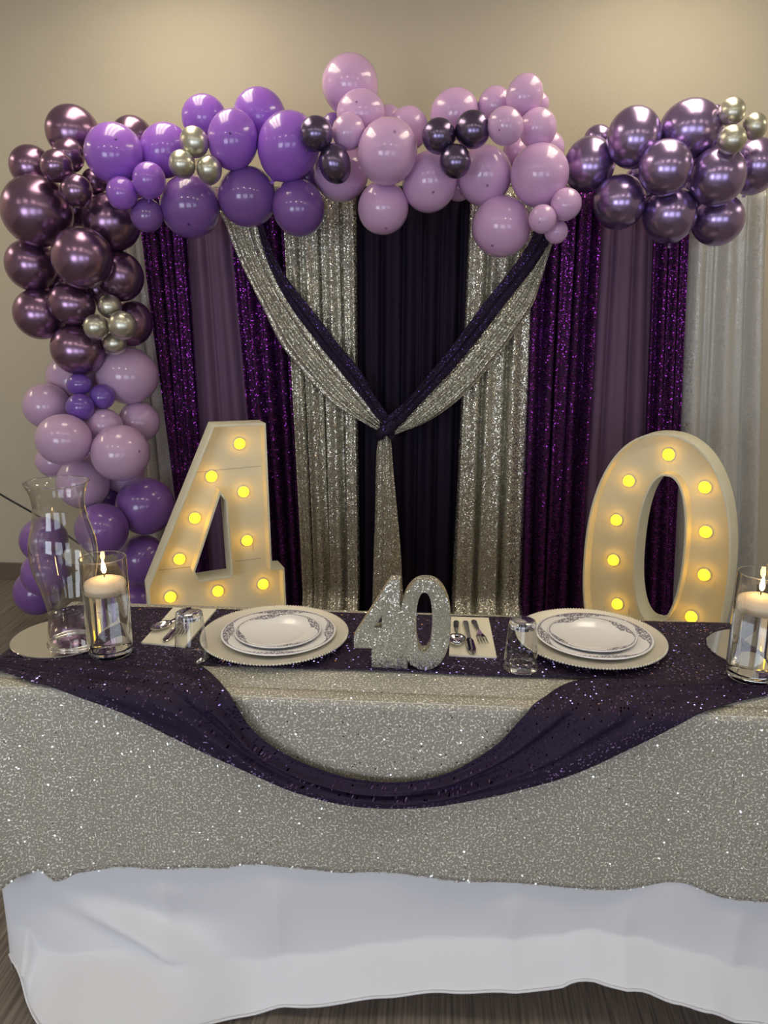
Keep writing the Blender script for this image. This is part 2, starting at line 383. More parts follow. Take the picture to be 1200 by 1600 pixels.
# ceiling troffers of the room
def ceiling_lamp(hx, hy, tubes, label):
    lm_ = MT['lamp'] if tubes > 1 else MT['small_lamp']
    e = empty('ceiling_light', (0, 0, H), 0, label, 'ceiling light', 'ceiling lights')
    a, b = hx+.04, hy+.04
    link('frame', slab([(-a, -b), (a, -b), (a, b), (-a, b)], [[(-hx, -hy), (hx, -hy), (hx, hy), (-hx, hy)]], -.012, 0), MT['ceiling'], e).rotation_euler = (-PI/2, 0, 0)
    w_ = 2*hx/tubes
    for k in range(tubes):
        c = -hx+w_*(k+.5); link('tube', box(c-w_*.36, c+w_*.36, -hy+.01, hy-.01, -.008, -.002), lm_, e)
    return e
for (hx, hy, tubes, ly, xs, lb) in ((.28, .58, 3, 3.0, (-3.9, -1.2, .95, 3.4), 'long white ceiling light close to the back wall'),
                                    (.17, .17, 1, .35, (-3.0, -1.7, -.5, .7, 1.9, 3.2), 'small square ceiling light over the middle of the room')):
    lamp0 = ceiling_lamp(hx, hy, tubes, lb)
    for k, lx in enumerate(xs):
        o = copy_tree(lamp0) if k else lamp0
        o['label'] = lb+', '+('leftmost', 'second from the left', 'third from the left', 'fourth from the left', 'fifth from the left', 'sixth from the left')[k]
        o.location = (lx, ly, H-.001)

# ============================================================ table and cloths
TX0, TX1, TY0, TY1, TZ = -.934, .915, 1.357, 1.805, .734
tb = empty('folding_table', (.005, 1.58, 0), 0, 'narrow folding table under the silver and white cloths', 'table')
link('tabletop', box(TX0-.005, TX1-.005, TY0-1.58, TY1-1.58, TZ-.03, TZ, .004), MT['plywood'], tb)
for sx in (-1, 1):
    for sy in (-1, 1):
        link('leg', tube([(sx*.74, sy*.17, TZ-.03), (sx*.74, sy*.17, 0)], .014), MT['metal'], tb)
def perimeter(off, rc):
    """left side, front and right side of the table seen from above, rounded corners: list of (x, y, nx, ny, arc)"""
    x0, x1, y0, y1 = TX0-off, TX1+off, TY0-off, TY1+off; P = []
    def line(a, b, n, nx, ny):
        for i in range(n): P.append((lerp(a[0], b[0], i/n), lerp(a[1], b[1], i/n), nx, ny))
    def arc(cx, cy, a0, a1, n):
        for i in range(n):
            t = lerp(a0, a1, i/n); P.append((cx+rc*math.cos(t), cy+rc*math.sin(t), math.cos(t), math.sin(t)))
    line((x0, y1), (x0, y0+rc), 26, -1, 0); arc(x0+rc, y0+rc, PI, 1.5*PI, 14)
    line((x0+rc, y0), (x1-rc, y0), 230, 0, -1); arc(x1-rc, y0+rc, 1.5*PI, 2*PI, 14)
    line((x1, y0+rc), (x1, y1), 26, 1, 0); P.append((x1, y1, 1, 0))
    s = 0; out = []
    for i, p in enumerate(P):
        if i: s += math.hypot(p[0]-P[i-1][0], p[1]-P[i-1][1])
        out.append((*p, s))
    return out
# --- white floor length cloth
hem_px = [(20, 1545), (34, 1580), (60, 1622), (120, 1632), (250, 1612), (390, 1597), (450, 1580), (600, 1565), (700, 1559), (800, 1556), (880, 1554), (905, 1547), (928, 1544), (955, 1549), (995, 1553), (1060, 1572), (1110, 1584), (1160, 1602), (1260, 1625)]
def foot_spread(x): return .10*sstep(-.35, -.68, x)*sstep(-.95, -.70, x)
HEM = []
for x, y in hem_px:
    q = atY(x, y, 1.292)
    for _ in range(6): q = atY(x, y, 1.292-foot_spread(q.x))
    HEM.append((q.x, max(.010, q.z)))
def hem_z(x):
    if x <= HEM[0][0]: return HEM[0][1]
    for a, b in zip(HEM, HEM[1:]):
        if x <= b[0]: t = (x-a[0])/(b[0]-a[0]); return lerp(a[1], b[1], t*t*(3-2*t))
    return HEM[-1][1]
CREASE = [atY(x, 1450, 1.34).x for x in (258, 432, 803, 978, 1158)]
def white_cloth():
    P = perimeter(.008, .03); nv = 120
    vs, uvs, fs = [], [], []; n = len(P)
    for j in range(nv+1):
        v = j/nv
        for (x, y, nx, ny, s) in P:
            hz = hem_z(x) if ny < -.5 else .014
            z = lerp(TZ+.002, hz, v); d = 0.0
            low = sstep(.24, .03, z); fr = max(0, -ny)
            d += .003*math.sin(s*7+1.3)*v+.003*math.sin(s*17)*v
            d += fr*((.057*sstep(TX0-.03, TX0+.13, x)+foot_spread(x))*min(1, max(0, (.080-(z-hz))/.078))-.016*sstep(.40, .17, z)*(1-low*.5))      # tucks in, then flares out along the floor
            for c in CREASE:
                if ny < -.5: d += .010*(1-min(1, abs(x-c)/.06))**2*sstep(.34, .25, z)*sstep(.05, .2, z)
            if fr:                                   # bulges and swirls where the cloth gathers at the left foot
                q = Vector((x*3.4, z*5.0, .7)); sw = sstep(-.25, -.6, x)*fr; below = sstep(.275, .16, z)
                d += sw*below*.08*noise.noise(q)*.5*sstep(-.95, -.70, x)
                d += sw*below*.04*math.exp(-((z-(.20-.42*(x+.72)))/.03)**2)*sstep(-.92, -.6, x)*sstep(-.35, -.55, x)
                d -= .012*math.exp(-((x-.31)/.04)**2)*sstep(.2, .12, z)
                d += .008*noise.noise(Vector((x*5, z*4, 5)))*sstep(.30, .1, z)
            vs.append((x+nx*(d*.15 if ny < -.02 else d)+nx*.004*v, y+ny*d, z)); uvs.append((s, z))
    for j in range(nv):
        for i in range(n-1): a = j*n+i; fs.append((a, a+1, a+n+1, a+n))
    return mesh_from(vs, fs, uvs=uvs)
o = tag(link('tablecloth', white_cloth(), MT['white_cloth']), 'white floor-length tablecloth hanging below the silver cloth', 'tablecloth')
m = o.modifiers.new('thick', 'SOLIDIFY'); m.thickness = .0012; m.offset = 1
hemline = []
def hem_tube():
    me = o.data; n = len(perimeter(.008, .03)); st = 120*n
    return tube([me.vertices[st+i].co+Vector((0, -.001, .002)) for i in range(32, n-26, 2)], .0028, 6)
link('hem', hem_tube(), MT['white_cloth'], o)
# --- silver overlay: top sheet and drop in one piece
drop_px = [(-20, 1382), (0, 1372), (45, 1358), (70, 1352), (98, 1365), (130, 1358), (200, 1352), (240, 1355), (300, 1352), (345, 1355), (400, 1352), (480, 1357), (540, 1365), (600, 1366), (680, 1368), (750, 1373), (860, 1383), (975, 1390), (1060, 1382), (1140, 1403), (1200, 1407), (1300, 1412)]
DROP = [(p.x, p.z) for p in (atY(x, y, 1.338) for x, y in drop_px)]
def drop_z(x):
    if x <= DROP[0][0]: return DROP[0][1]
    for a, b in zip(DROP, DROP[1:]):
        if x <= b[0]: t = (x-a[0])/(b[0]-a[0]); return lerp(a[1], b[1], t*t*(3-2*t))
    return DROP[-1][1]
ZT = TZ+.006
def overlay():
    P = perimeter(.0, .02); n = len(P); prof = [(-.019, 0), (-.016, 0), (-.012, 0)]+[(-.012+.024*math.sin(t), -.012*(1-math.cos(t))*1.0) for t in (.4, .8, 1.2, PI/2)]
    nv = 44; vs, uvs, fs = [], [], []
    rows = []
    for k in range(len(prof)): rows.append(('p', prof[k]))
    for k in range(1, nv+1): rows.append(('d', k/nv))
    for kind, val in rows:
        for (x, y, nx, ny, s) in P:
            if kind == 'p':
                d, dz = val; z = ZT+dz; arc = d
                vs.append((x+nx*d, y+ny*d, z)); uvs.append((s, d-dz))
            else:
                v = val; hz = drop_z(x) if ny < -.5 else .29
                z = lerp(ZT-.012, hz, v); d = .012
                d += .005*v*math.sin(s*9+.6)+.004*v*math.sin(s*23)+.006*v*noise.noise(Vector((s*6, z*3, 2)))
                cl = math.exp(-((s-.58)/.05)**2)*.5; d += .05*v*cl
                corner = max(0, 1-min(abs(x-TX0), abs(x-TX1))/.12) if ny < -.3 else max(0, 1-abs(y-TY0)/.12)
                d += corner**1.5*.10*v+.008*v*v
                vs.append((x+nx*d, y+ny*d, z)); uvs.append((s, .012+(ZT-z)))
    m_ = len(rows)
    for j in range(m_-1):
        for i in range(n-1): a = j*n+i; fs.append((a, a+1, a+n+1, a+n))
    # top sheet and short drop at the back
    b0 = len(vs); nx_ = 24
    ys = [TY0+.0188, TY0+.2, TY0+.3, TY1-.02, TY1, TY1+.012, TY1+.014, TY1+.02]; zs = [ZT]*4+[ZT, ZT-.008, ZT-.06, ZT-.3]
    for yy, zz in zip(ys, zs):
        for i in range(nx_+1):
            xx = lerp(TX0+.0188, TX1-.0188, i/nx_); vs.append((xx, yy, zz-(.0003 if zz == ZT else 0))); uvs.append((xx, yy-zz))
    for j in range(len(ys)-1):
        for i in range(nx_): a = b0+j*(nx_+1)+i; fs.append((a, a+1, a+nx_+2, a+nx_+1))
    return mesh_from(vs, fs, uvs=uvs)
o = tag(link('table_overlay', overlay(), MT['overlay']), 'silver sequin tablecloth over the white one, hem halfway down', 'tablecloth')
m = o.modifiers.new('thick', 'SOLIDIFY'); m.thickness = .001; m.offset = -1
# stitched sequin edge along the hem
def hem_beads():
    bm = bmesh.new(); rnd = random.Random(5); n = len(perimeter(0, .02)); st = (7+43)*n
    row = [o.data.vertices[st+i].co.copy() for i in range(n)]
    for a0, b0 in zip(row, row[1:]):
        for k in range(max(1, int((b0-a0).length/.0024))):
            c = lerp(a0, b0, rnd.random())+Vector((0, -.0022 if a0.y < TY0 else 0, rnd.uniform(-.001, .007)))
            e = rnd.uniform(0, PI); a = Vector((math.cos(e), rnd.uniform(-.6, .1), math.sin(e)))*.0025; b = Vector((-math.sin(e), rnd.uniform(-.6, .1), math.cos(e)))*.0025
            bm.faces.new([bm.verts.new(c+a), bm.verts.new(c+b), bm.verts.new(c-a), bm.verts.new(c-b)])
    me = bpy.data.meshes.new('mesh'); bm.to_mesh(me); bm.free(); return me
tag(link('hem_sequins', hem_beads(), MT['sequin'], o), kind='stuff')
# --- dark runner along the top
RZ = ZT+.004
RY0 = 1.463
def runner_fn(u, v):
    y = lerp(RY0, TY1-lerp(.040, .014, u), v)+.002*math.sin(u*31)*(1-v)
    L_ = .16; W = TX1-TX0; tot = W+2*L_; s = u*tot
    zz = .0018*noise.noise(Vector((s*7, y*9, 0)))+.0006
    if s < L_: p = (TX0-.024-.02*(L_-s)/L_, y, RZ-.012-(L_-s))
    elif s > L_+W: p = (TX1+.024+.02*(s-L_-W)/L_, y, RZ-.012-(s-L_-W))
    else:
        x = TX0+(s-L_)*1.0; e = min(s-L_, L_+W-s); p = (x+(-.016 if s < tot/2 else .016)*max(0, 1-e/.03), y, RZ+zz-.010*max(0, 1-e/.03)**2)
    return p, (s, y)
o = tag(link('table_runner', grid(runner_fn, 180, 24), MT['runner']), 'dark plum sequin runner lying flat along the table top', 'table runner')
m = o.modifiers.new('thick', 'SOLIDIFY'); m.thickness = .0015; m.offset = 1
# --- dark swag hanging in front
outer = [(-60, 1043), (0, 1049), (50, 1065), (110, 1082), (200, 1115), (270, 1150), (330, 1178), (400, 1210), (460, 1235), (530, 1254), (600, 1261), (670, 1259), (730, 1250), (820, 1230), (900, 1206), (1000, 1160), (1090, 1115), (1150, 1097), (1210, 1085), (1290, 1075)]
inner = [(-60, 1027), (0, 1028), (70, 1030), (150, 1031), (240, 1032), (312, 1040), (358, 1083), (395, 1138), (450, 1178), (520, 1206), (600, 1220), (670, 1213), (720, 1196), (775, 1162), (815, 1120), (850, 1090), (900, 1064), (1000, 1062), (1110, 1066), (1290, 1072)]
FRONT = TY0-.030
def unroll(x, y):
    p = atz(x, y, RZ+.004)
    if p.y >= FRONT: return Vector((p.x, FRONT-p.y))
    p = atY(x, y, FRONT); return Vector((p.x, RZ+.004-p.z))
NS = 150
SO = smooth_path([unroll(*p) for p in outer], NS+1); SI = smooth_path([unroll(*p) for p in inner], NS+1)
def swag_fn(u, v):
    i = round(u*NS); q = lerp(SI[i], SO[i], v); c = 1-abs(2*u-1); g = sstep(.12, .42, c)
    fold = .012*math.sin(v*PI)*(.35+.65*g)+.009*g*math.sin(v*17+u*6)*math.sin(v*PI)+.0035*math.sin(v*34-u*9)*math.sin(v*PI)
    fold += .004*noise.noise(Vector((q.x*11, q.y*11, 0)))*(.4+.6*g)
    # a sharp valley where the gathered left end twists over the edge
    fold = max(fold, .0005)+.0012
    s = q.y; R = .016
    if s < -R: p = (q.x, FRONT-s, RZ+.004+fold*.6)
    elif s > R: p = (q.x, FRONT-fold-.004, RZ+.004-s)
    else:
        t = (s+R)/(2*R)*PI/2; rr = R+fold
        p = (q.x, FRONT+R-rr*math.sin(t)-.004*t/(PI/2), RZ+.004-R+rr*math.cos(t)-fold*.4*math.cos(t))
    return p, (q.x*1.1+v*.05, q.y)
o = tag(link('table_swag', grid(swag_fn, NS, 44), MT['runner']), 'dark plum sequin swag draped in a crescent over the table front', 'swag')
m = o.modifiers.new('thick', 'SOLIDIFY'); m.thickness = .0015; m.offset = 1

# ============================================================ backdrop
BY = 3.50
st = empty('backdrop_stand', (0, BY+.075, 0), 0, 'black pipe stand carrying the curtains behind the balloons', 'stand')
link('crossbar', tube([(-1.20, 0, 1.985), (1.20, 0, 1.985)], .016), MT['metal'], st)
for sx in (-1.20, 1.20):
    link('upright', tube([(sx, 0, 2.0), (sx, 0, .01)], .018), MT['metal'], st)
    link('foot', box(sx-.2, sx+.2, -.2, .2, 0, .008, .002), MT['metal'], st)
def curtain(name, m, L, R, label, pleats, amp, dy=0, zb=.02, seed=0, hem=None, lean=0):
    """hanging panel between a left and a right edge, each given by two photo points on the curtain plane"""
    def edge(E):
        a, b = atY(*E[0], BY), atY(*E[1], BY); return lambda z: a.x+(b.x-a.x)*(z-a.z)/(b.z-a.z)
    l, r = edge(L), edge(R); rnd = random.Random(seed)
    ph = [rnd.uniform(0, 6.28) for _ in range(6)]; fr = [rnd.uniform(.8, 1.2) for _ in range(6)]
    nu = max(24, int(pleats*14))
    def fn(u, v):
        z = lerp(1.985, zb, v); x = lerp(l(z), r(z), u); k = .55+.45*v
        wv = math.sin(u*2*PI*pleats*fr[0]+ph[0]+.5*math.sin(v*2.6+ph[1]))
        wv = math.copysign(abs(wv)**.75, wv)
        d = amp*k*wv+amp*.55*math.sin(u*2*PI*pleats*1.9*fr[2]+ph[2]-.8*v)+amp*.6*noise.noise(Vector((u*pleats*.8, v*2.2, seed)))
        x += amp*.45*math.cos(u*2*PI*pleats*fr[0]+ph[0])*k*min(1, u*8, (1-u)*8)
        y = BY+dy+d-lean*v*v*.18
        if hem: y -= hem*sstep(.93, 1.0, v)*.12
        if v == 0: y = BY+.02
        return (x, y, z), (u*abs(r(1)-l(1))*1.7+seed*.37, z)
    me = grid(fn, nu, 60)
    o = tag(link(name, me, m), label, 'curtain', 'backdrop curtain panels')
    md = o.modifiers.new('thick', 'SOLIDIFY'); md.thickness = .001
    return o
curtain('curtain_panel', MT['shimmer'], ((190, 390), (222, 740)), ((240, 380), (290, 760)), 'grey shimmer curtain panel at far left, mostly behind the balloon column', 3, .014, .02, seed=1)
curtain('curtain_panel', MT['purple_sequin'], ((226, 380), (272, 760)), ((298, 380), (318, 700)), 'narrow purple sequin curtain panel beside the left balloon column', 3.4, .026, -.02, seed=2)
curtain('curtain_panel', MT['chiffon'], ((286, 380), (303, 690)), ((366, 380), (390, 640)), 'plain mauve chiffon curtain panel above the marquee four', 2.6, .018, .0, seed=3)
curtain('curtain_panel', MT['purple_sequin'], ((361, 380), (386, 640)), ((454, 380), (474, 800)), 'purple sequin curtain panel behind the left silver swag', 4, .032, -.01, seed=4)
curtain('curtain_panel', MT['silver_sequin'], ((449, 380), (474, 850)), ((558, 380), (562, 800)), 'silver sequin curtain panel left of the dark centre', 4.2, .03, -.04, seed=5, zb=.04, hem=.6)
curtain('curtain_panel', MT['satin'], ((550, 380), (552, 900)), ((738, 350), (722, 850)), 'plain midnight plum curtain panel at the centre behind the knot', 6, .016, .01, seed=6)
curtain('curtain_panel', MT['silver_sequin'], ((733, 350), (712, 800)), ((836, 400), (818, 880)), 'silver sequin curtain panel right of the dark centre', 3.6, .03, -.04, seed=7, zb=.03, hem=.8)
curtain('curtain_panel', MT['purple_sequin'], ((828, 400), (812, 900)), ((940, 370), (920, 700)), 'wide purple sequin curtain panel right of the right silver one', 4, .036, -.01, seed=8)
curtain('curtain_panel', MT['chiffon'], ((936, 370), (912, 700)), ((1022, 370), (1014, 660)), 'plain mauve chiffon curtain panel behind the marquee zero', 2.4, .018, .0, seed=9)
curtain('curtain_panel', MT['purple_sequin'], ((1017, 370), (1007, 660)), ((1076, 360), (1061, 680)), 'narrow purple sequin curtain panel just left of the grey one', 3.4, .02, -.02, seed=10)
curtain('curtain_panel', MT['shimmer'], ((1072, 360), (1053, 700)), ((1198, 310), (1180, 860)), 'pale grey shimmer curtain panel at the right end', 2.6, .03, .0, seed=11)
# swags tied at the centre
def band(name, m, A, B, label, Yf, amp=.012, folds=4, n=70, seed=0, cat='swag', group='swags tied across the curtains', bulge=.02):
    a = smooth_path([atY(x, y, Yf) for x, y in A], n+1); b = smooth_path([atY(x, y, Yf) for x, y in B], n+1)
    def fn(u, v):
        i = round(u*n); p = lerp(a[i], b[i], v); w_ = math.sin(v*PI)
        d = bulge*w_+amp*w_*math.sin(v*2*PI*folds+seed+u*1.7)+.004*noise.noise(Vector((u*6, v*5, seed)))
        return (p.x, p.y-d, p.z), (v*(a[i]-b[i]).length*1.5, u*1.2+seed)
    o = tag(link(name, grid(fn, n, 40), m), label, cat, group)
    md = o.modifiers.new('thick', 'SOLIDIFY'); md.thickness = .0012
    return o
low_l = [(340, 330), (352, 350), (362, 378), (385, 430), (410, 480), (440, 540), (480, 590), (520, 630), (558, 655), (592, 674)]
mid_l = [(396, 330), (402, 352), (412, 390), (432, 440), (462, 490), (500, 540), (540, 590), (565, 620), (585, 648), (598, 662)]
top_l = [(402, 330), (412, 356), (428, 398), (452, 440), (492, 490), (532, 542), (562, 577), (583, 615), (600, 640), (608, 652)]
top_r = [(842, 350), (832, 370), (810, 405), (785, 438), (755, 475), (718, 525), (680, 573), (640, 620), (612, 645), (597, 655)]
mid_r = [(866, 350), (858, 378), (840, 410), (820, 437), (795, 468), (755, 520), (710, 575), (665, 622), (630, 660), (606, 682)]
bot_r = [(878, 350), (866, 372), (856, 405), (845, 440), (828, 485), (790, 540), (742, 600), (704, 635), (662, 662), (612, 680)]
band('swag_drape', MT['silver_sequin'], mid_l, low_l, 'silver sequin swag falling from upper left to the knot', 3.405, .014, 4, seed=1)
band('swag_drape', MT['navy_sequin'], top_l, mid_l, 'dark indigo sequin swag along the upper side of the left silver one', 3.395, .006, 2, seed=2)
band('swag_drape', MT['navy_sequin'], top_r, mid_r, 'dark indigo sequin swag along the upper side of the right silver one', 3.385, .006, 2, seed=3)
band('swag_drape', MT['silver_sequin'], mid_r, bot_r, 'silver sequin swag falling from upper right to the knot', 3.40, .014, 4, seed=4)
tail_l = [(594, 676), (589, 700), (587, 740), (586, 800), (584, 860), (582, 930), (580, 965)]
tail_r = [(610, 676), (612, 700), (615, 740), (621, 800), (626, 860), (630, 930), (633, 965)]
band('swag_tail', MT['silver_sequin'], tail_l, tail_r, 'silver sequin tail hanging down from the knot behind the glitter sign', 3.40, .007, 3, seed=5, cat='swag', group=None)
kc = atY(604, 672, 3.37)
kn = empty('knot', kc, 0, 'dark indigo sequin knot tying the swags together', 'knot')
def knot_wrap(R, r, tilt, sq):
    vs, uvs, fs = [], [], []; A, Bn = 36, 14
    for i in range(A):
        for j in range(Bn):
            t, p = 2*PI*i/A, 2*PI*j/Bn; rr = r*(1+.18*math.sin(3*p+2*t)+.1*math.sin(5*t))
            x = (R+rr*math.cos(p)*.6)*math.cos(t); y = (R+rr*math.cos(p)*.6)*math.sin(t)*.75; z = rr*math.sin(p)*sq+x*tilt
            vs.append((x, y, z)); uvs.append((t*R, p*r))
    for i in range(A):
        for j in range(Bn): fs.append((i*Bn+j, i*Bn+(j+1) % Bn, ((i+1) % A)*Bn+(j+1) % Bn, ((i+1) % A)*Bn+j))
    return mesh_from(vs, fs, uvs=uvs)
link('wrap', knot_wrap(.030, .024, .55, 1.15), MT['navy_sequin'], kn)
c2 = link('wrap', knot_wrap(.026, .018, -.7, 1.0), MT['navy_sequin'], kn); c2.location = (.006, .006, -.012)
# black cord on the left, running down from the wall to the floor behind the column
cp = [atY(-120, 705, 3.75), atY(-40, 745, 3.72), atY(0, 772, 3.7), atY(57, 805, 3.66), atY(110, 840, 3.62)]
cp += [Vector((cp[-1].x+.12, 3.6, .25)), Vector((cp[-1].x+.16, 3.58, .006))]
tag(link('cord', tube(smooth_path(cp, 40), .0055), MT['metal']), 'thin black cord slanting across the wall behind the left balloons', 'cord')

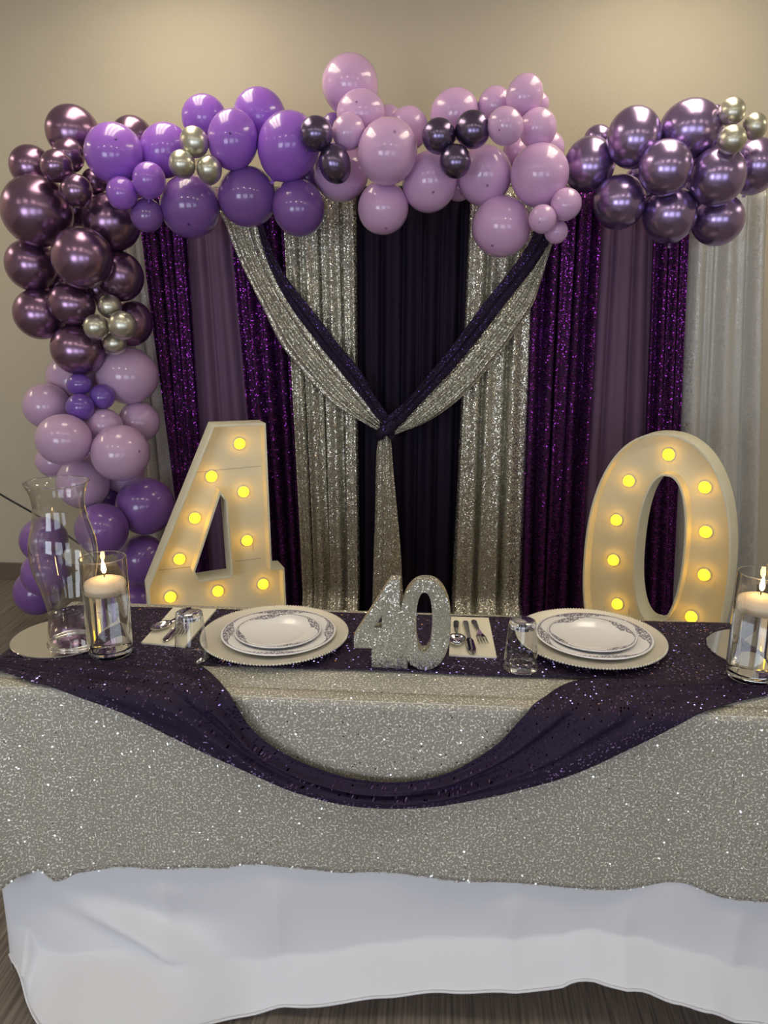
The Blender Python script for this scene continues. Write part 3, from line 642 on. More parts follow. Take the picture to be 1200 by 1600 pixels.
# ============================================================ balloons
def balloon_mesh(seed):
    """inflated latex body, slightly pear shaped, with neck and rolled lip at the low end (local -z)"""
    prof = []; n = 22
    for i in range(n+1):
        t = PI*i/n; z = math.cos(t); r = math.sin(t)
        f = 1+.045*(z if z > 0 else z*1.5)          # fuller towards the crown
        if z < -.6: r *= 1-.08*sstep(-.6, -1, z)
        prof.append((max(r*f, 0), z*1.0))
    prof = prof[:-1]+[(.085, -1.01), (.05, -1.05), (.045, -1.08), (.075, -1.11), (.08, -1.13), (0, -1.135)]
    prof[0] = (0, 1)
    return lathe(prof, 40, None)
BM = balloon_mesh(0)
BMESH = {}
def tip_mesh():
    prof = [(0, .012), (.02, .011), (.04, .007), (.055, .001), (.06, -.004)]
    return lathe(prof, 16, None)
TM = tip_mesh(); TIPS = {}
BALLOONS = [
    (114,207,41,40,3.262,'plum','large plum chrome balloon topping the left end of the garland',None),
    (206,216,33,33,3.300,'plum','plum chrome balloon peeking over the gap between the two leftmost purple balloons',None),
    (107,244,24,27,3.153,'plum','small plum chrome balloon tucked under the topmost plum balloon at left',None),
    (49,261,33,32,3.225,'plum','mid-sized plum chrome balloon just above the largest plum balloon at left edge',None),
    (88,259,25,24,3.051,'plum','small plum chrome balloon in front, upper left of its small trio',None),
    (120,298,24,25,3.059,'plum','small plum chrome balloon, lowest of the trio beside the largest plum balloon',None),
    (147,284,19,21,3.225,'plum','small dark plum balloon half hidden behind the first purple balloon',None),
    (57,330,55,53,3.130,'plum','largest plum chrome balloon at the left edge of the picture',None),
    (174,347,44,44,3.225,'plum','large plum chrome balloon right of the largest one, below three small purple balloons',None),
    (130,403,47,47,3.057,'plum','big plum chrome balloon standing forward in the middle of the left column',None),
    (50,414,39,40,3.197,'plum','plum chrome balloon directly below the largest one at the left edge',None),
    (187,431,37,39,3.240,'plum','plum chrome balloon on the curtain side above the four small silver balloons',None),
    (113,475,36,33,3.145,'plum','plum chrome balloon under the big forward one, left of the silver cluster',None),
    (62,491,40,38,3.195,'plum','lowest plum chrome balloon along the outer left edge of the column',None),
    (122,547,42,38,3.167,'plum','bottommost plum chrome balloon resting on the pale lavender balloons',None),
    (206,506,31,36,3.300,'plum','plum chrome balloon partly hidden behind the four small silver balloons',None),
    (171,479,19,18,3.150,'silver','small silver balloon at the top of the cluster of four on the column',None),
    (150,511,19.5,19.5,3.075,'silver','small silver balloon at the left of the cluster of four on the column',None),
    (192,508,22,22,3.075,'silver','largest silver balloon, at the right of the cluster of four on the column',None),
    (180,537,19,17,3.150,'silver','small silver balloon at the bottom of the cluster of four on the column',None),
    (199,587,48,44,3.285,'lav','large dusky lavender balloon right under the four silver balloons',None),
    (117,594,44,37,3.325,'lav','lavender balloon mostly hidden behind the bottommost plum balloon',None),
    (72,634,36,35,3.165,'lav','lavender balloon at the outer left beside the small violet trio',None),
    (124,601,19.5,16.5,3.133,'violet','small violet balloon at the top of the trio on the lavender column',None),
    (126,636,22,21,3.085,'violet','small violet balloon at the lower left of the trio, dark tip showing',(114, 640)),
    (160,620,19.5,19,3.151,'violet','small violet balloon at the right of the trio on the lavender column',None),
    (163,664,29,26,3.147,'lav','smaller lavender balloon below the violet trio, behind the two bright ones',None),
    (217,659,32,31,3.300,'lav','dusky lavender balloon against the grey curtain, right of the violet trio',None),
    (100.5,686,43,39.5,3.003,'lav','bright lavender balloon at front left above the hurricane vase',None),
    (187,708,46,43,3.041,'lav','bright pale lavender balloon at front right of the column',(222, 706)),
    (85,722,29,24,3.300,'lav','lavender balloon half hidden on the outer left above the vase rim',None),
    (129,755,39,41,3.150,'lav','lavender balloon seen right behind the rim of the left vase',None),
    (193,737,33,33,3.314,'lav','lavender balloon tucked underneath the bright front right one',None),
    (226,790,46,44,3.215,'dpurple','large deep purple balloon beside the marquee four',None),
    (168,777,18,18,3.300,'dpurple','small dark purple balloon almost hidden between lavender and deep purple ones',None),
    (160,828,40,42,3.044,'dpurple','deep purple balloon behind the right side of the left vase',None),
    (68,843,36,36,3.220,'dpurple','purple balloon left of the vase below the black cord',None),
    (71,895,36,36,3.080,'dpurple','purple balloon low at the left behind the lower vase',None),
    (59,925,35,38,3.300,'dpurple','lowest purple balloon at the outer left near the floor',None),
    (222,874,36,40,3.225,'dpurple','deep purple balloon behind the lower left corner of the marquee four',None),
    (205,938,36,30,3.300,'dpurple','darkest purple balloon just above the back edge of the table',None),
    (178,241,44,46,3.063,'purple','large purple balloon at the left start of the purple run, dark tip high',(180, 221)),
    (257,235,36,43,3.162,'purple','purple balloon second in the run, left of the silver trio',None),
    (320,184,35.5,34,3.225,'purple','purple balloon standing above the silver trio',None),
    (405,182,40,42,3.225,'purple','highest purple balloon, at the back of the run',None),
    (364,219,39,45,3.075,'purple','purple balloon right of the silver trio with dark tip at centre',(360, 209)),
    (450,230,45,55,3.094,'purple','largest tall purple balloon at the right end of the purple run',(467, 183)),
    (304,222,20,25,3.015,'silver','small silver balloon, topmost of the trio on the purple balloons',None),
    (285,257,20.5,22,2.985,'silver','small silver balloon, lower left of the trio on the purple balloons',None),
    (327,266,19.5,22,3.000,'silver','small silver balloon, lower right of the trio on the purple balloons',None),
    (233,282.5,25,28,3.000,'purple','small purple balloon, uppermost of three at the left garland corner',None),
    (191,302,24,25,3.000,'purple','small purple balloon, leftmost of three at the left garland corner',(171, 300)),
    (230,336.5,25,26,3.075,'dpurple','small deep purple balloon, lowest of three at the left garland corner',None),
    (297,322,46,48,3.150,'dpurple','large deep purple balloon hanging under the silver trio',(295, 355)),
    (386,307,45,46,3.150,'dpurple','large deep purple balloon in the middle of the three lower ones',None),
    (467,326,40,45,3.150,'dpurple','deep purple balloon at the right of the three lower ones',None),
    (480,278,21,24,3.300,'dpurple','dark purple balloon glimpsed behind the tallest purple one',None),
    (520,196,17,19,3.300,'dpurple','bit of purple balloon showing behind the small lavender one',None),
    (548,135,43,47,3.279,'pink','topmost pale lavender balloon rising above the whole garland',None),
    (564,178,38,34,3.156,'pink','pale lavender balloon just under the topmost one, dark tip near top',(558, 164)),
    (544,206,25,28,3.052,'pink','small pale lavender balloon beside the left plum pair',None),
    (605,238,46,51,3.037,'pink','large pale lavender balloon in front at the garland centre',(613, 212)),
    (532,270,43,45,3.225,'pink','pale lavender balloon behind the lower dark plum balloon',None),
    (598.5,324,39,41,3.150,'pink','dusky lavender balloon hanging lowest at the garland centre',(604, 361)),
    (638,202,31,34,3.225,'pink','lavender balloon behind, left of the dark plum trio',(611, 186)),
    (607,185,22,19,3.300,'pink','bit of lavender balloon at the back between two larger ones',None),
    (671,284,42,46,3.150,'pink','lavender balloon low, below the dark plum trio at left',(678, 303)),
    (711,178,40,36,3.225,'pink','pale lavender balloon above the dark plum trio',None),
    (493.5,210,25,28,2.981,'navy','small dark plum chrome balloon, left of the pair on the garland',None),
    (523,256.5,24,30,3.000,'navy','small dark plum chrome balloon, lower right of the pair on the garland',None),
    (686,213.5,25.5,28,3.013,'navy','small dark plum chrome balloon, left of the trio',None),
    (739,203,26,30,3.017,'navy','small dark plum chrome balloon, upper right of the trio',None),
    (712,252.5,24,26,2.987,'navy','small dark plum chrome balloon, lowest of the trio',None),
    (757,274,42,45,3.170,'pink','lavender balloon under the upper right dark plum one, dark tip low',(762, 292)),
    (773,165,25,30,3.225,'pink','small pale lavender balloon at the back of the right cluster',None),
    (819,149,26,33,3.116,'pink','highest small pale lavender balloon of the right cluster',None),
    (841,163,17,18,3.300,'pink','small lavender balloon peeking out right of the highest of its cluster',None),
    (790,197,25,31,2.983,'pink','small pale lavender balloon in front with a dark tip, beside the plum trio',(778, 207)),
    (839.5,200.5,27,32,3.094,'pink','small pale lavender balloon on the right of its cluster, above the big one',None),
    (858,232,24,24,3.225,'pink','small lavender balloon at the back right near the violet-lit chrome ones',None),
    (843.5,275,45,48,3.079,'pink','largest pale lavender balloon at the right end of the lavender run',None),
    (806,238,20,22,3.300,'pink','lavender balloon in shade deep inside the right cluster',None),
    (784,353,44,48,3.130,'pink','dusky lavender balloon hanging low over the silver curtain',(767, 390)),
    (848,342,21.5,22,2.993,'pink','small lavender balloon with dark tip, left of the lowest small three',(842, 348)),
    (884,320,24,25,3.017,'pink','small lavender balloon, upper right of the lowest small three',None),
    (868.5,362,18.5,18,3.075,'pink','smallest lavender balloon at the top end of the right swag',None),
    (716,292,22,22,3.300,'pink','lavender balloon deep behind, between the two low lavender ones',None),
    (920,258,38,43,3.225,'plum_violet_lit','violet-lit chrome balloon at the left end of the right cluster',None),
    (935,218,25,20,3.311,'plum_violet_lit','violet-lit chrome balloon peeking out at the back of the right cluster',None),
    (990,216,41,47,3.120,'plum_violet_lit','violet-lit chrome balloon, upper left of the right cluster',None),
    (1078,203,48,46,3.153,'plum_violet_lit','largest violet-lit chrome balloon on top of the right cluster',None),
    (1039,263,41,42,3.019,'plum_violet_lit','satin violet-lit chrome balloon in the middle front of the right cluster',None),
    (1119.5,276,43,44,3.083,'plum_violet_lit','satin violet-lit chrome balloon below the right silver trio',None),
    (968,317,40,42,3.150,'plum_violet_lit','violet-lit chrome balloon, leftmost of the bottom row at right',None),
    (1046,337,41,43,3.150,'plum_violet_lit','violet-lit chrome balloon, middle of the bottom row at right',None),
    (1121,343,40,39,3.225,'plum_violet_lit','violet-lit chrome balloon, rightmost of the bottom row at right',None),
    (1178,261,37,44,3.225,'plum_violet_lit','violet-lit chrome balloon at the right picture edge over the grey curtain',None),
    (1143,175,20,21.5,3.072,'silver','small silver balloon, topmost of the trio at the right end',None),
    (1179,197.5,18,20.5,3.075,'silver','small silver balloon, right one of the trio at the right end',None),
    (1143.5,218.5,22,21.5,2.992,'silver','small silver balloon, lowest of the trio at the right end',None),
    (1116,182,16,18,3.300,'plum_violet_lit','bit of violet-lit chrome balloon behind the right silver trio',None),
    (112,328,30,28,3.319,'plum','dark plum balloon deep in the gap right of the largest plum balloon',None),
    (150,452,26,24,3.303,'plum','dark plum balloon deep behind the big forward one, above the silver cluster',None),
    (92,446,24,24,3.329,'plum','dark plum balloon deep in the gap between four plum balloons of the column',None),
    (98,512,22,22,3.335,'plum','dark plum balloon deep in the gap above the bottommost plum one',None),
    (138,648,32,30,3.242,'lav','lavender balloon deep behind the small violet trio',None),
    (148,706,26,26,3.328,'lav','lavender balloon deep between the two bright lavender ones',None),
    (1000,285,26,26,3.300,'plum_violet_lit','dark violet-lit balloon deep in the gap of the right cluster, left of centre',None),
    (1080,305,22,22,3.300,'plum_violet_lit','dark violet-lit balloon deep in the gap of the right cluster, right of centre',None),]
KIND_GROUP = {'plum': 'plum chrome balloons', 'plum_violet_lit': 'violet-lit chrome balloons', 'navy': 'small dark plum chrome balloons', 'silver': 'small silver balloons',
              'lav': 'lavender balloons of the column', 'pink': 'lavender balloons of the garland', 'purple': 'purple balloons', 'dpurple': 'deep purple balloons', 'violet': 'small violet balloons'}
rb = random.Random(11)
for (x, y, rx, ry, Y, kind, label, tip) in BALLOONS:
    c = atY(x, y, Y); zd = (c-EYE).dot(FWD); ax, az = rx*zd/F, ry*zd/F
    view = (EYE-c).normalized()
    if kind not in BMESH: BMESH[kind] = BM.copy(); BMESH[kind].materials.clear(); BMESH[kind].materials.append(MT[kind])
    o = bpy.data.objects.new('balloon', BMESH[kind]); COL.objects.link(o)
    # crown direction: where the dark tip shows, else outwards from the garland
    if tip:
        d = RIGHT*((tip[0]-x)/rx)-UP*((tip[1]-y)/ry); k = max(0, 1-d.length_squared)
        crown = (d+view*math.sqrt(k)).normalized()
    else:
        crown = Vector((rb.uniform(-.35, .35), 0, rb.uniform(-.1, .7)))+view*rb.uniform(.1, .55) if ry > rx*1.04 else Vector((rb.uniform(-.8, .8), 0, rb.uniform(-.5, .4)))+view*.9
        crown.normalize()
    q = Vector((0, 0, 1)).rotation_difference(crown)
    R3 = q.to_matrix()
    # stretch in the picture directions (its own width and height), after turning the crown
    e1 = view.cross(Vector((0, 0, 1))).normalized()*-1; e2 = view.cross(e1)*-1
    B3 = Matrix((e1, e2, view)).transposed(); S3 = B3 @ Matrix.Diagonal((ax, az, (ax+az)/2)) @ B3.transposed()
    o.matrix_world = Matrix.Translation(c) @ (S3 @ R3).to_4x4()
    tag(o, label, 'balloon', KIND_GROUP[kind])
    if tip:
        if kind not in TIPS: TIPS[kind] = TM.copy(); TIPS[kind].materials.clear(); TIPS[kind].materials.append(MT['tip_'+kind])
        t = bpy.data.objects.new('tip', TIPS[kind]); COL.objects.link(t); t.parent = o
        t.location = (0, 0, .994); t['label'] = 'darker thick tip'

# ============================================================ marquee numerals
def marquee(name, ref, Yref, ang, label, build):
    c = atY(*ref, Yref); a = math.radians(ang); nrm = Vector((math.sin(a), -math.cos(a), 0)); U = Vector((math.cos(a), math.sin(a), 0))
    O = Vector((c.x, c.y, 0))
    def loc(px, py, depth=0):
        d = ray(px, py); t = (O-nrm*depth-EYE).dot(nrm)/d.dot(nrm); p = EYE+d*t-O; return (p.dot(U), p.z)
    e = empty(name, O, a, label, 'marquee numeral', 'lit marquee numerals')
    build(e, loc); return e
DEPTH, REC, LIP = .105, .062, .008
def letter_parts(e, outer_, hole, bulbs, seams, loc):
    link('outer_rim', slab(outer_, [offset(outer_, LIP)], 0, DEPTH, .0015), MT['letter'], e)
    link('inner_rim', slab(offset(hole, -LIP), [hole], 0, DEPTH, .0015), MT['letter'], e)
    link('face', slab(offset(outer_, LIP-.001), [offset(hole, -LIP+.001)], REC, REC+.012), MT['letter'], e)
    bme = lathe([(0, .030), (.009, .029), (.015, .025), (.0195, .016), (.021, .007), (.019, 0)], 24, None)
    sme = lathe([(.0225, 0), (.0243, .002), (.0243, .005), (.0218, .007), (.0208, .003)], 24, 40)
    for (px, py) in bulbs:
        x, z = loc(px, py, REC)
        b = link('bulb', bme, MT['bulb'], e); b.location = (x, REC, z); b.rotation_euler = (PI/2, 0, 0)
        s = link('socket_ring', sme, MT['letter'], b)
    for (a, b) in seams:
        (ax, az), (bx, bz) = loc(*a, REC), loc(*b, REC); L_ = math.hypot(bx-ax, bz-az)
        s = link('panel_joint', box(0, L_, -.0006, .001, -.0008, .0008), MT['seam'], e)
        s.location = (ax, REC, az); s.rotation_euler = (0, -math.atan2(bz-az, bx-ax), 0)
def build4(e, loc):
    A = [loc(333.5, 664.4), loc(415.4, 661.3), loc(425.2, 888), loc(444.6, 887.3), loc(448, 942.5)]
    xr = A[3][0]+.004; zc = A[3][1]; xs = A[2][0]; hole = [loc(*p) for p in ((344.6, 773), (352.8, 784), (361.7, 900.2), (311.7, 907.5), (305, 893.5))]
    zb = hole[3][1]-.20; xl = hole[2][0]-.004; F0 = loc(230.4, 919.6)
    out = [A[0], A[1], A[2], A[3], (xr, zb), (xs, zb), (xs, 0), (xl, 0), (xl, zb), (F0[0]+.003, zb), F0]
    letter_parts(e, out, hole, [(374, 693), (330, 744), (380, 768), (304, 809), (385.5, 844), (280, 873), (410.5, 912), (340, 923), (266, 932)],
                 [((305, 738), (408, 728)), ((247, 891), (303, 885)), ((368, 877), (408, 872)), ((395, 842), (395.5, 860))], loc)
def build0(e, loc):
    l, r, t = loc(912.7, 858), loc(1146, 850), loc(1041, 678)
    cx = (l[0]+r[0])/2; hw = (r[0]-l[0])/2; hh = t[1]/2
    hl, hr, ht, hb = loc(992, 880), loc(1066.5, 870), loc(1041, 744), loc(1022, 974)
    hx = (hl[0]+hr[0])/2
    letter_parts(e, superellipse(cx, hh, hw, hh, 2.25, 72), superellipse(hx, (ht[1]+hb[1])/2, (hr[0]-hl[0])/2, (ht[1]-hb[1])/2, 2.3, 56),
                 [(1045.5, 710), (983.5, 751), (1102, 761), (964, 812), (1103.5, 830.5), (959.5, 874.5), (1101, 897.5), (965.5, 943), (1081, 963)],
                 [((1065, 902), (1064, 920)), ((983, 950), (982.5, 960))], loc)
marquee('marquee_four', (340, 870), 2.86, 27, 'large cream marquee number four with lit yellow bulbs, left of centre', build4)
marquee('marquee_zero', (1029, 870), 2.84, -33, 'large cream marquee number zero with lit yellow bulbs, behind the right plate', build0)

# ============================================================ things on the table
TT = RZ+.0022
# glitter forty
sgn = atz(632, 1045, TT); SY = sgn.y
def s40(x, y): p = atY(540+x/3.75, 880+y/3.75, SY); return (p.x-sgn.x, p.z-TT)
def clampz(pl): return [(a, max(0, b)) for a, b in pl]
sg = empty('number_sign', (sgn.x, SY, TT), 0, 'silver glitter tabletop number forty standing between the plates', 'number sign')
four = clampz([s40(*p) for p in ((262, 97), (318, 97), (322, 420), (362, 500), (362, 622), (152, 620), (152, 500), (48, 498), (48, 430))])
link('numeral_four', slab(four, [[s40(*p) for p in ((212, 312), (212, 380), (168, 380))]], 0, .030, .0012), MT['glitter'], sg)
cx0, hz0 = s40(466, 360); _, ztop = s40(466, 98)
hw0 = s40(618, 330)[0]-cx0
hx0, hzc = s40(460, 348); hhw = s40(507, 348)[0]-hx0; hhh = s40(460, 172)[1]-hzc
link('numeral_zero', slab(superellipse(cx0, ztop/2, hw0, ztop/2, 2.25, 64), [superellipse(hx0, hzc, hhw, hhh, 2.4, 48)], -.0015, .0315, .0012), MT['glitter'], sg)
for ch in sg.children:                                       # planar UV so the glitter keeps its grain on every side
    me = ch.data; ul = me.uv_layers.new(name='UVMap')
    for lp in me.loops:
        v = me.vertices[lp.vertex_index].co; ul.data[lp.index].uv = (v.x+v.y*.6, v.z+v.y)
# place settings
def prof_shell(pts, th):
    return pts+[(r, z+th) for r, z in reversed(pts)]
CH = lathe(prof_shell([(0, .001), (.100, .001), (.112, .006), (.150, .014), (.163, .016)], .003), 96, 40)
DP = lathe([(0, 0), (.072, 0), (.076, .002), (.100, .010), (.129, .016), (.130, .0175), (.128, .0185), (.100, .0135), (.080, .006), (.074, .0045), (0, .0045)], 96, None)
SP = lathe([(0, 0), (.052, 0), (.056, .002), (.074, .008), (.097, .013), (.098, .0145), (.096, .0152), (.074, .0105), (.060, .006), (.054, .0045), (0, .0045)], 96, None)
def beads():
    bm = bmesh.new(); n = 150
    for k in range(n):
        a = 2*PI*k/n; t = bmesh.ops.create_icosphere(bm, subdivisions=1, radius=.0029)
        for v in t['verts']: v.co += Vector((.1645*math.cos(a), .1645*math.sin(a), .0178))
    me = bpy.data.meshes.new('mesh'); bm.to_mesh(me); bm.free()
    me.polygons.foreach_set('use_smooth', [True]*len(me.polygons)); return me
BEADS = beads()
def setting(cpx, side, near, salad_off):
    c = atz(*cpx, TT+.014); z = TT
    e = empty('charger_plate', (c.x, c.y, z), 0, f'champagne silver charger plate with beaded rim, {near}', 'charger plate', 'charger plates')
    link('dish', CH, MT['charger'], e); tag(link('beaded_rim', BEADS, MT['charger'], e), kind='stuff')
    d = tag(link('dinner_plate', DP, MT['plate']), f'white dinner plate with silver lace rim on the charger {near}', 'plate', 'dinner plates')
    d.location = (c.x+.008, c.y+.003, z+.0042); d.rotation_euler.z = .12
    s = tag(link('salad_plate', SP, MT['salad']), f'small white lace-rimmed plate, uppermost of its stack {near}', 'plate', 'salad plates')
    s.location = (c.x+.008+salad_off, c.y+.005, z+.0042+.0047); s.rotation_euler.z = .5
setting((430, 991), 'left', 'left of the glitter sign', -.002)
setting((922, 996.5), 'right', 'right of the glitter sign', -.004)
# napkins: soft folded squares of paper
def napkin(px, label):
    P = [atz(x, y, TT+.003) for x, y in px]; c = sum(P, Vector())/4
    bm = bmesh.new(); n = 10; g = {}
    for k, z in enumerate((0, .0035)):
        for i in range(n+1):
            for j in range(n+1):
                q = lerp(lerp(P[0], P[1], i/n), lerp(P[3], P[2], i/n), j/n)-c
                dz = z+(.0012*noise.noise(Vector((q.x*30, q.y*30, 1)))+.0008 if k else 0)
                g[k, i, j] = bm.verts.new((q.x, q.y, dz))
    for k in (0, 1):
        for i in range(n):
            for j in range(n):
                f = [g[k, i, j], g[k, i+1, j], g[k, i+1, j+1], g[k, i, j+1]]; bm.faces.new(f if k else f[::-1])
    for i in range(n):
        for a, b in (((i, 0), (i+1, 0)), ((i, n), (i+1, n)), ((0, i), (0, i+1)), ((n, i), (n, i+1))):
            bm.faces.new([g[0, *a], g[0, *b], g[1, *b], g[1, *a]])
    bmesh.ops.recalc_face_normals(bm, faces=bm.faces)
    me = bpy.data.meshes.new('mesh'); bm.to_mesh(me); bm.free()
    me.polygons.foreach_set('use_smooth', [True]*len(me.polygons)); me.set_sharp_from_angle(angle=math.radians(40))
    o = tag(link('napkin', me, MT['napkin']), label, 'napkin', 'napkins'); o.location = (c.x, c.y, TT)
    # printed fold line strip near the top edge
    return o
napkin(((271, 950), (338, 952), (289, 1011), (221, 1004)), 'cream paper napkin slanting under the left cutlery')
napkin(((705, 964), (763.5, 966), (776, 1027), (701.6, 1023.5)), 'cream paper napkin lying straight right of the glitter sign')
NZ = TT+.0055
def ribbon(sections, th=.0016):
    """closed flat solid along +x from (x, half width, z) sections"""
    vs, fs = [], []
    for x, hw_, z in sections: vs += [(x, -hw_, z), (x, hw_, z), (x, hw_*.8, z+th), (x, -hw_*.8, z+th)]
    for i in range(len(sections)-1):
        for k in range(4): a = i*4+k; b = i*4+(k+1) % 4; fs.append((a, b, b+4, a+4))
    fs.append((3, 2, 1, 0)); n = len(vs); fs.append((n-4, n-3, n-2, n-1))
    return mesh_from(vs, fs, angle=40)
def spoon_bowl(L_):
    vs, fs = [], []; nr, na = 6, 24
    for i in range(nr+1):
        for k in range(na):
            t = 2*PI*k/na; r = i/nr; wx = .030*r*math.cos(t); wy = .0195*r*math.sin(t)*(1-.18*math.cos(t))
            vs.append((wx, wy, .0012+.0075*r*r))
    for i in range(nr):
        for k in range(na): a = i*na+k; b = i*na+(k+1) % na; fs.append((a, b, b+na, a+na))
    return mesh_from(vs, fs)
def cutlery(kind, tip, end, label, bowl=0):
    a = atz(*tip, NZ); b = atz(*end, NZ+.01); d = a-b; L_ = math.hypot(d.x, d.y)
    e = empty(kind, (b.x, b.y, NZ), math.atan2(d.y, d.x), label, kind, 'cutlery on the napkins')
    hz = .003
    if kind == 'spoon':
        link('handle', ribbon([(0, .004, hz), (.006, .0075, hz), (.03, .0065, hz), (.07, .004, hz+.001), (L_-.062, .003, hz+.004), (L_-.05, .0035, hz+.004)]), MT['chrome'], e)
        o = link('bowl', spoon_bowl(L_), MT['chrome'], e); o.location = (L_-.030, 0, 0)
        md = o.modifiers.new('thick', 'SOLIDIFY'); md.thickness = .0012; md.offset = 1
    elif kind == 'fork':
        link('handle', ribbon([(0, .004, hz), (.006, .0075, hz), (.03, .0065, hz), (.07, .004, hz+.001), (L_-.075, .003, hz+.004), (L_-.06, .006, hz+.003), (L_-.05, .0105, hz+.001), (L_-.042, .0115, hz)]), MT['chrome'], e)
        for k in range(4):
            o = link('tine', ribbon([(0, .0016, hz), (.02, .0015, hz-.001), (.036, .0013, hz), (.042, .0005, hz+.002)]), MT['chrome'], e); o.location = (L_-.043, (k-1.5)*.0066, 0)
    else:
        link('handle', ribbon([(0, .004, hz), (.006, .0075, hz), (.04, .0065, hz), (L_*.52, .005, hz)], .003), MT['chrome'], e)
        link('blade', ribbon([(L_*.52, .005, hz), (L_*.6, .0095, hz), (L_*.86, .0105, hz), (L_*.95, .008, hz), (L_, .002, hz)]), MT['chrome'], e)
cutlery('spoon', (238, 989), (292, 954), 'silver spoon on the left napkin')
cutlery('knife', (257, 1004), (297, 953), 'silver knife on the left napkin')
cutlery('fork', (281, 996), (303, 952), 'silver fork on the left napkin behind the tumbler')
cutlery('spoon', (714, 1012), (713, 966), 'silver spoon nearest the glitter sign on the right napkin')
cutlery('knife', (739, 1024), (727, 967), 'silver knife in the middle of the right napkin')
cutlery('fork', (757, 1010), (740, 965), 'silver fork on the side of the right napkin towards the plate')
# upturned tumblers
TU = lathe([(.0370, 0), (.0362, .003), (.0285, .100), (.0275, .104), (.024, .106), (0, .106)], 48, None)
TB = lathe([(0, .090), (.0265, .090), (.0272, .095), (.0262, .1035), (.022, .105), (0, .105)], 40, None)
TR = lathe([(.0372, 0), (.0378, .0012), (.0372, .0026), (.0364, .0012)], 48, None, close=True)
def tumbler(px, label):
    c = atz(*px, TT); e = empty('tumbler', (c.x, c.y, TT), 0, label, 'glass', 'clear tumblers')
    link('wall', TU, MT['tumbler'], e); link('thick_base', TB, MT['thick_glass'], e); link('rim', TR, MT['thick_glass'], e)
tumbler((299.5, 1027), 'clear upturned tumbler beside the left charger, over the napkin corner')
tumbler((813, 1042), 'clear upturned tumbler in front of the right charger')
# mirror trays
TRAY = lathe([(0, 0), (.1135, 0), (.115, .001), (.115, .003), (.1135, .004), (0, .004)], 96, 30)
trL = atz(102, 996, TT); trR = atz(1190, 1017, TT)
for p, lb in ((trL, 'round mirror tray under the left hurricane vase'), (trR, 'round mirror tray behind the right candle cylinder, cut by the picture edge')):
    o = tag(link('mirror_tray', TRAY, MT['mirror']), lb, 'tray', 'mirror trays'); o.location = (p.x, p.y, TT)
# hurricane vases
vb = atz(114, 1002, TT+.004)
vtop = None
for k in range(200):
    z = k*.003; P_ = Vector((vb.x, vb.y, TT+z)); d = P_-EYE; yy = 800-F*d.dot(UP)/d.dot(FWD)
    if yy < 757: vtop = z; break
sc_ = (Vector((vb.x, vb.y, 1))-EYE).dot(FWD)/F
HV = vtop
vp = [(0, .055), (.2, .048), (.44, .060), (.62, .0695), (.75, .0600), (.88, .0530), (.955, .0570), (1, .0650)]
vp = [(0, .0520), (.06, .0512), (.14, .0470), (.22, .0460), (.34, .0540), (.46, .0660), (.56, .0705), (.66, .0680), (.76, .0585), (.84, .0535), (.90, .0540), (.955, .0585), (1, .0660)]
vpts = smooth_path([Vector((r, h*HV, 0)) for h, r in vp], 60)
VM = lathe([(p.x, p.y) for p in vpts], 64, None)
bm = bmesh.new(); bm.from_mesh(VM); bmesh.ops.delete(bm, geom=[f for f in bm.faces if len(f.verts) > 4], context='FACES_ONLY'); bm.to_mesh(VM); bm.free()
VR = lathe([(.0655, HV-.0012), (.0668, HV), (.0655, HV+.0012), (.0642, HV)], 64, None, close=True)
VB = lathe([(.0535, .0), (.0545, .003), (.0530, .006), (.0505, .003)], 64, None, close=True)
def vase(p, label):
    e = empty('hurricane_vase', (p.x, p.y, TT+.0042), 0, label, 'vase', 'hurricane vases')
    link('glass_body', VM, MT['glass'], e); link('rim', VR, MT['thick_glass'], e); link('foot_ring', VB, MT['thick_glass'], e)
vase(vb, 'tall clear glass hurricane vase on the left mirror tray')
vr_ = atz(1236, 1022, TT+.004); vase(vr_, 'clear hurricane vase at the right edge behind the candle cylinder')
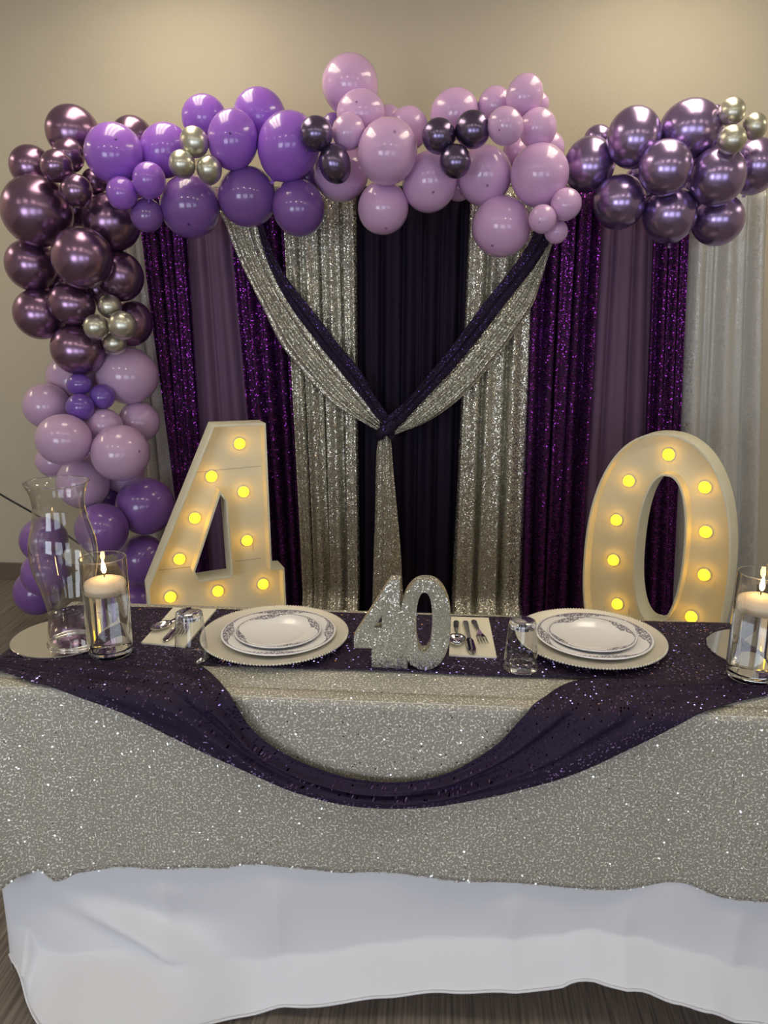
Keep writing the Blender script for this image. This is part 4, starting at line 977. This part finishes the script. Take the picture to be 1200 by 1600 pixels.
# candle cylinders with water and floating candles
def cylinder(bpx, top_y, label, clabel, flame_lean):
    c = atz(*bpx, TT)
    for k in range(400):
        z = k*.001; d = Vector((c.x, c.y, TT+z))-EYE
        if 800-F*d.dot(UP)/d.dot(FWD) < top_y: break
    h = z; r = .0475
    e = empty('candle_cylinder', (c.x, c.y, TT), 0, label, 'vase', 'candle cylinders')
    wall = lathe([(r-.004, .001), (r-.001, .003), (r, .008), (r, h-.001)], 56, None)
    b2 = bmesh.new(); b2.from_mesh(wall); bmesh.ops.delete(b2, geom=[f for f in b2.faces if len(f.verts) > 4], context='FACES_ONLY'); b2.to_mesh(wall); b2.free()
    link('glass_wall', wall, MT['glass'], e)
    link('thick_base', lathe([(0, .0005), (r-.006, .0005), (r-.0015, .005), (r-.0015, .012), (r-.005, .016), (0, .013)], 56, None), MT['thick_glass'], e)
    link('rim', lathe([(r-.0012, h-.0012), (r+.0008, h), (r-.0012, h+.0012), (r-.003, h)], 56, None, close=True), MT['thick_glass'], e)
    wl = h*.70
    link('water', lathe([(0, .0165), (r-.005, .0185), (r-.0022, .022), (r-.0022, wl), (0, wl)], 56, 40), MT['water'], e)
    f = empty('floating_candle', (c.x, c.y, TT+wl-.013), 0, clabel, 'candle', 'floating candles')
    cr = r-.0045
    link('wax', lathe([(0, 0), (cr*.8, 0), (cr*.96, .004), (cr, .010), (cr, .022), (cr*.96, .026), (cr*.7, .031), (cr*.35, .034), (0, .035)], 48, None), MT['wax'], f)
    link('wick', tube([(0, 0, .033), (0, 0, .040), (.001, 0, .046)], .0012, 6), MT['wick'], f)
    fl = lathe([(0, 0), (.0032, .003), (.0050, .008), (.0050, .012), (.0036, .020), (.0017, .028), (0, .036)], 20, None)
    fo = link('flame', fl, MT['flame'], f); fo.location = (.0005, 0, .043); fo.rotation_euler = (0, flame_lean, 0)
cylinder((174, 1021), 871, 'clear glass cylinder of water in front of the left vase', 'lit cream floating candle in the left glass cylinder', -.05)
cylinder((1171, 1058), 896, 'clear glass cylinder of water at the right picture edge', 'lit cream floating candle in the right glass cylinder', .03)
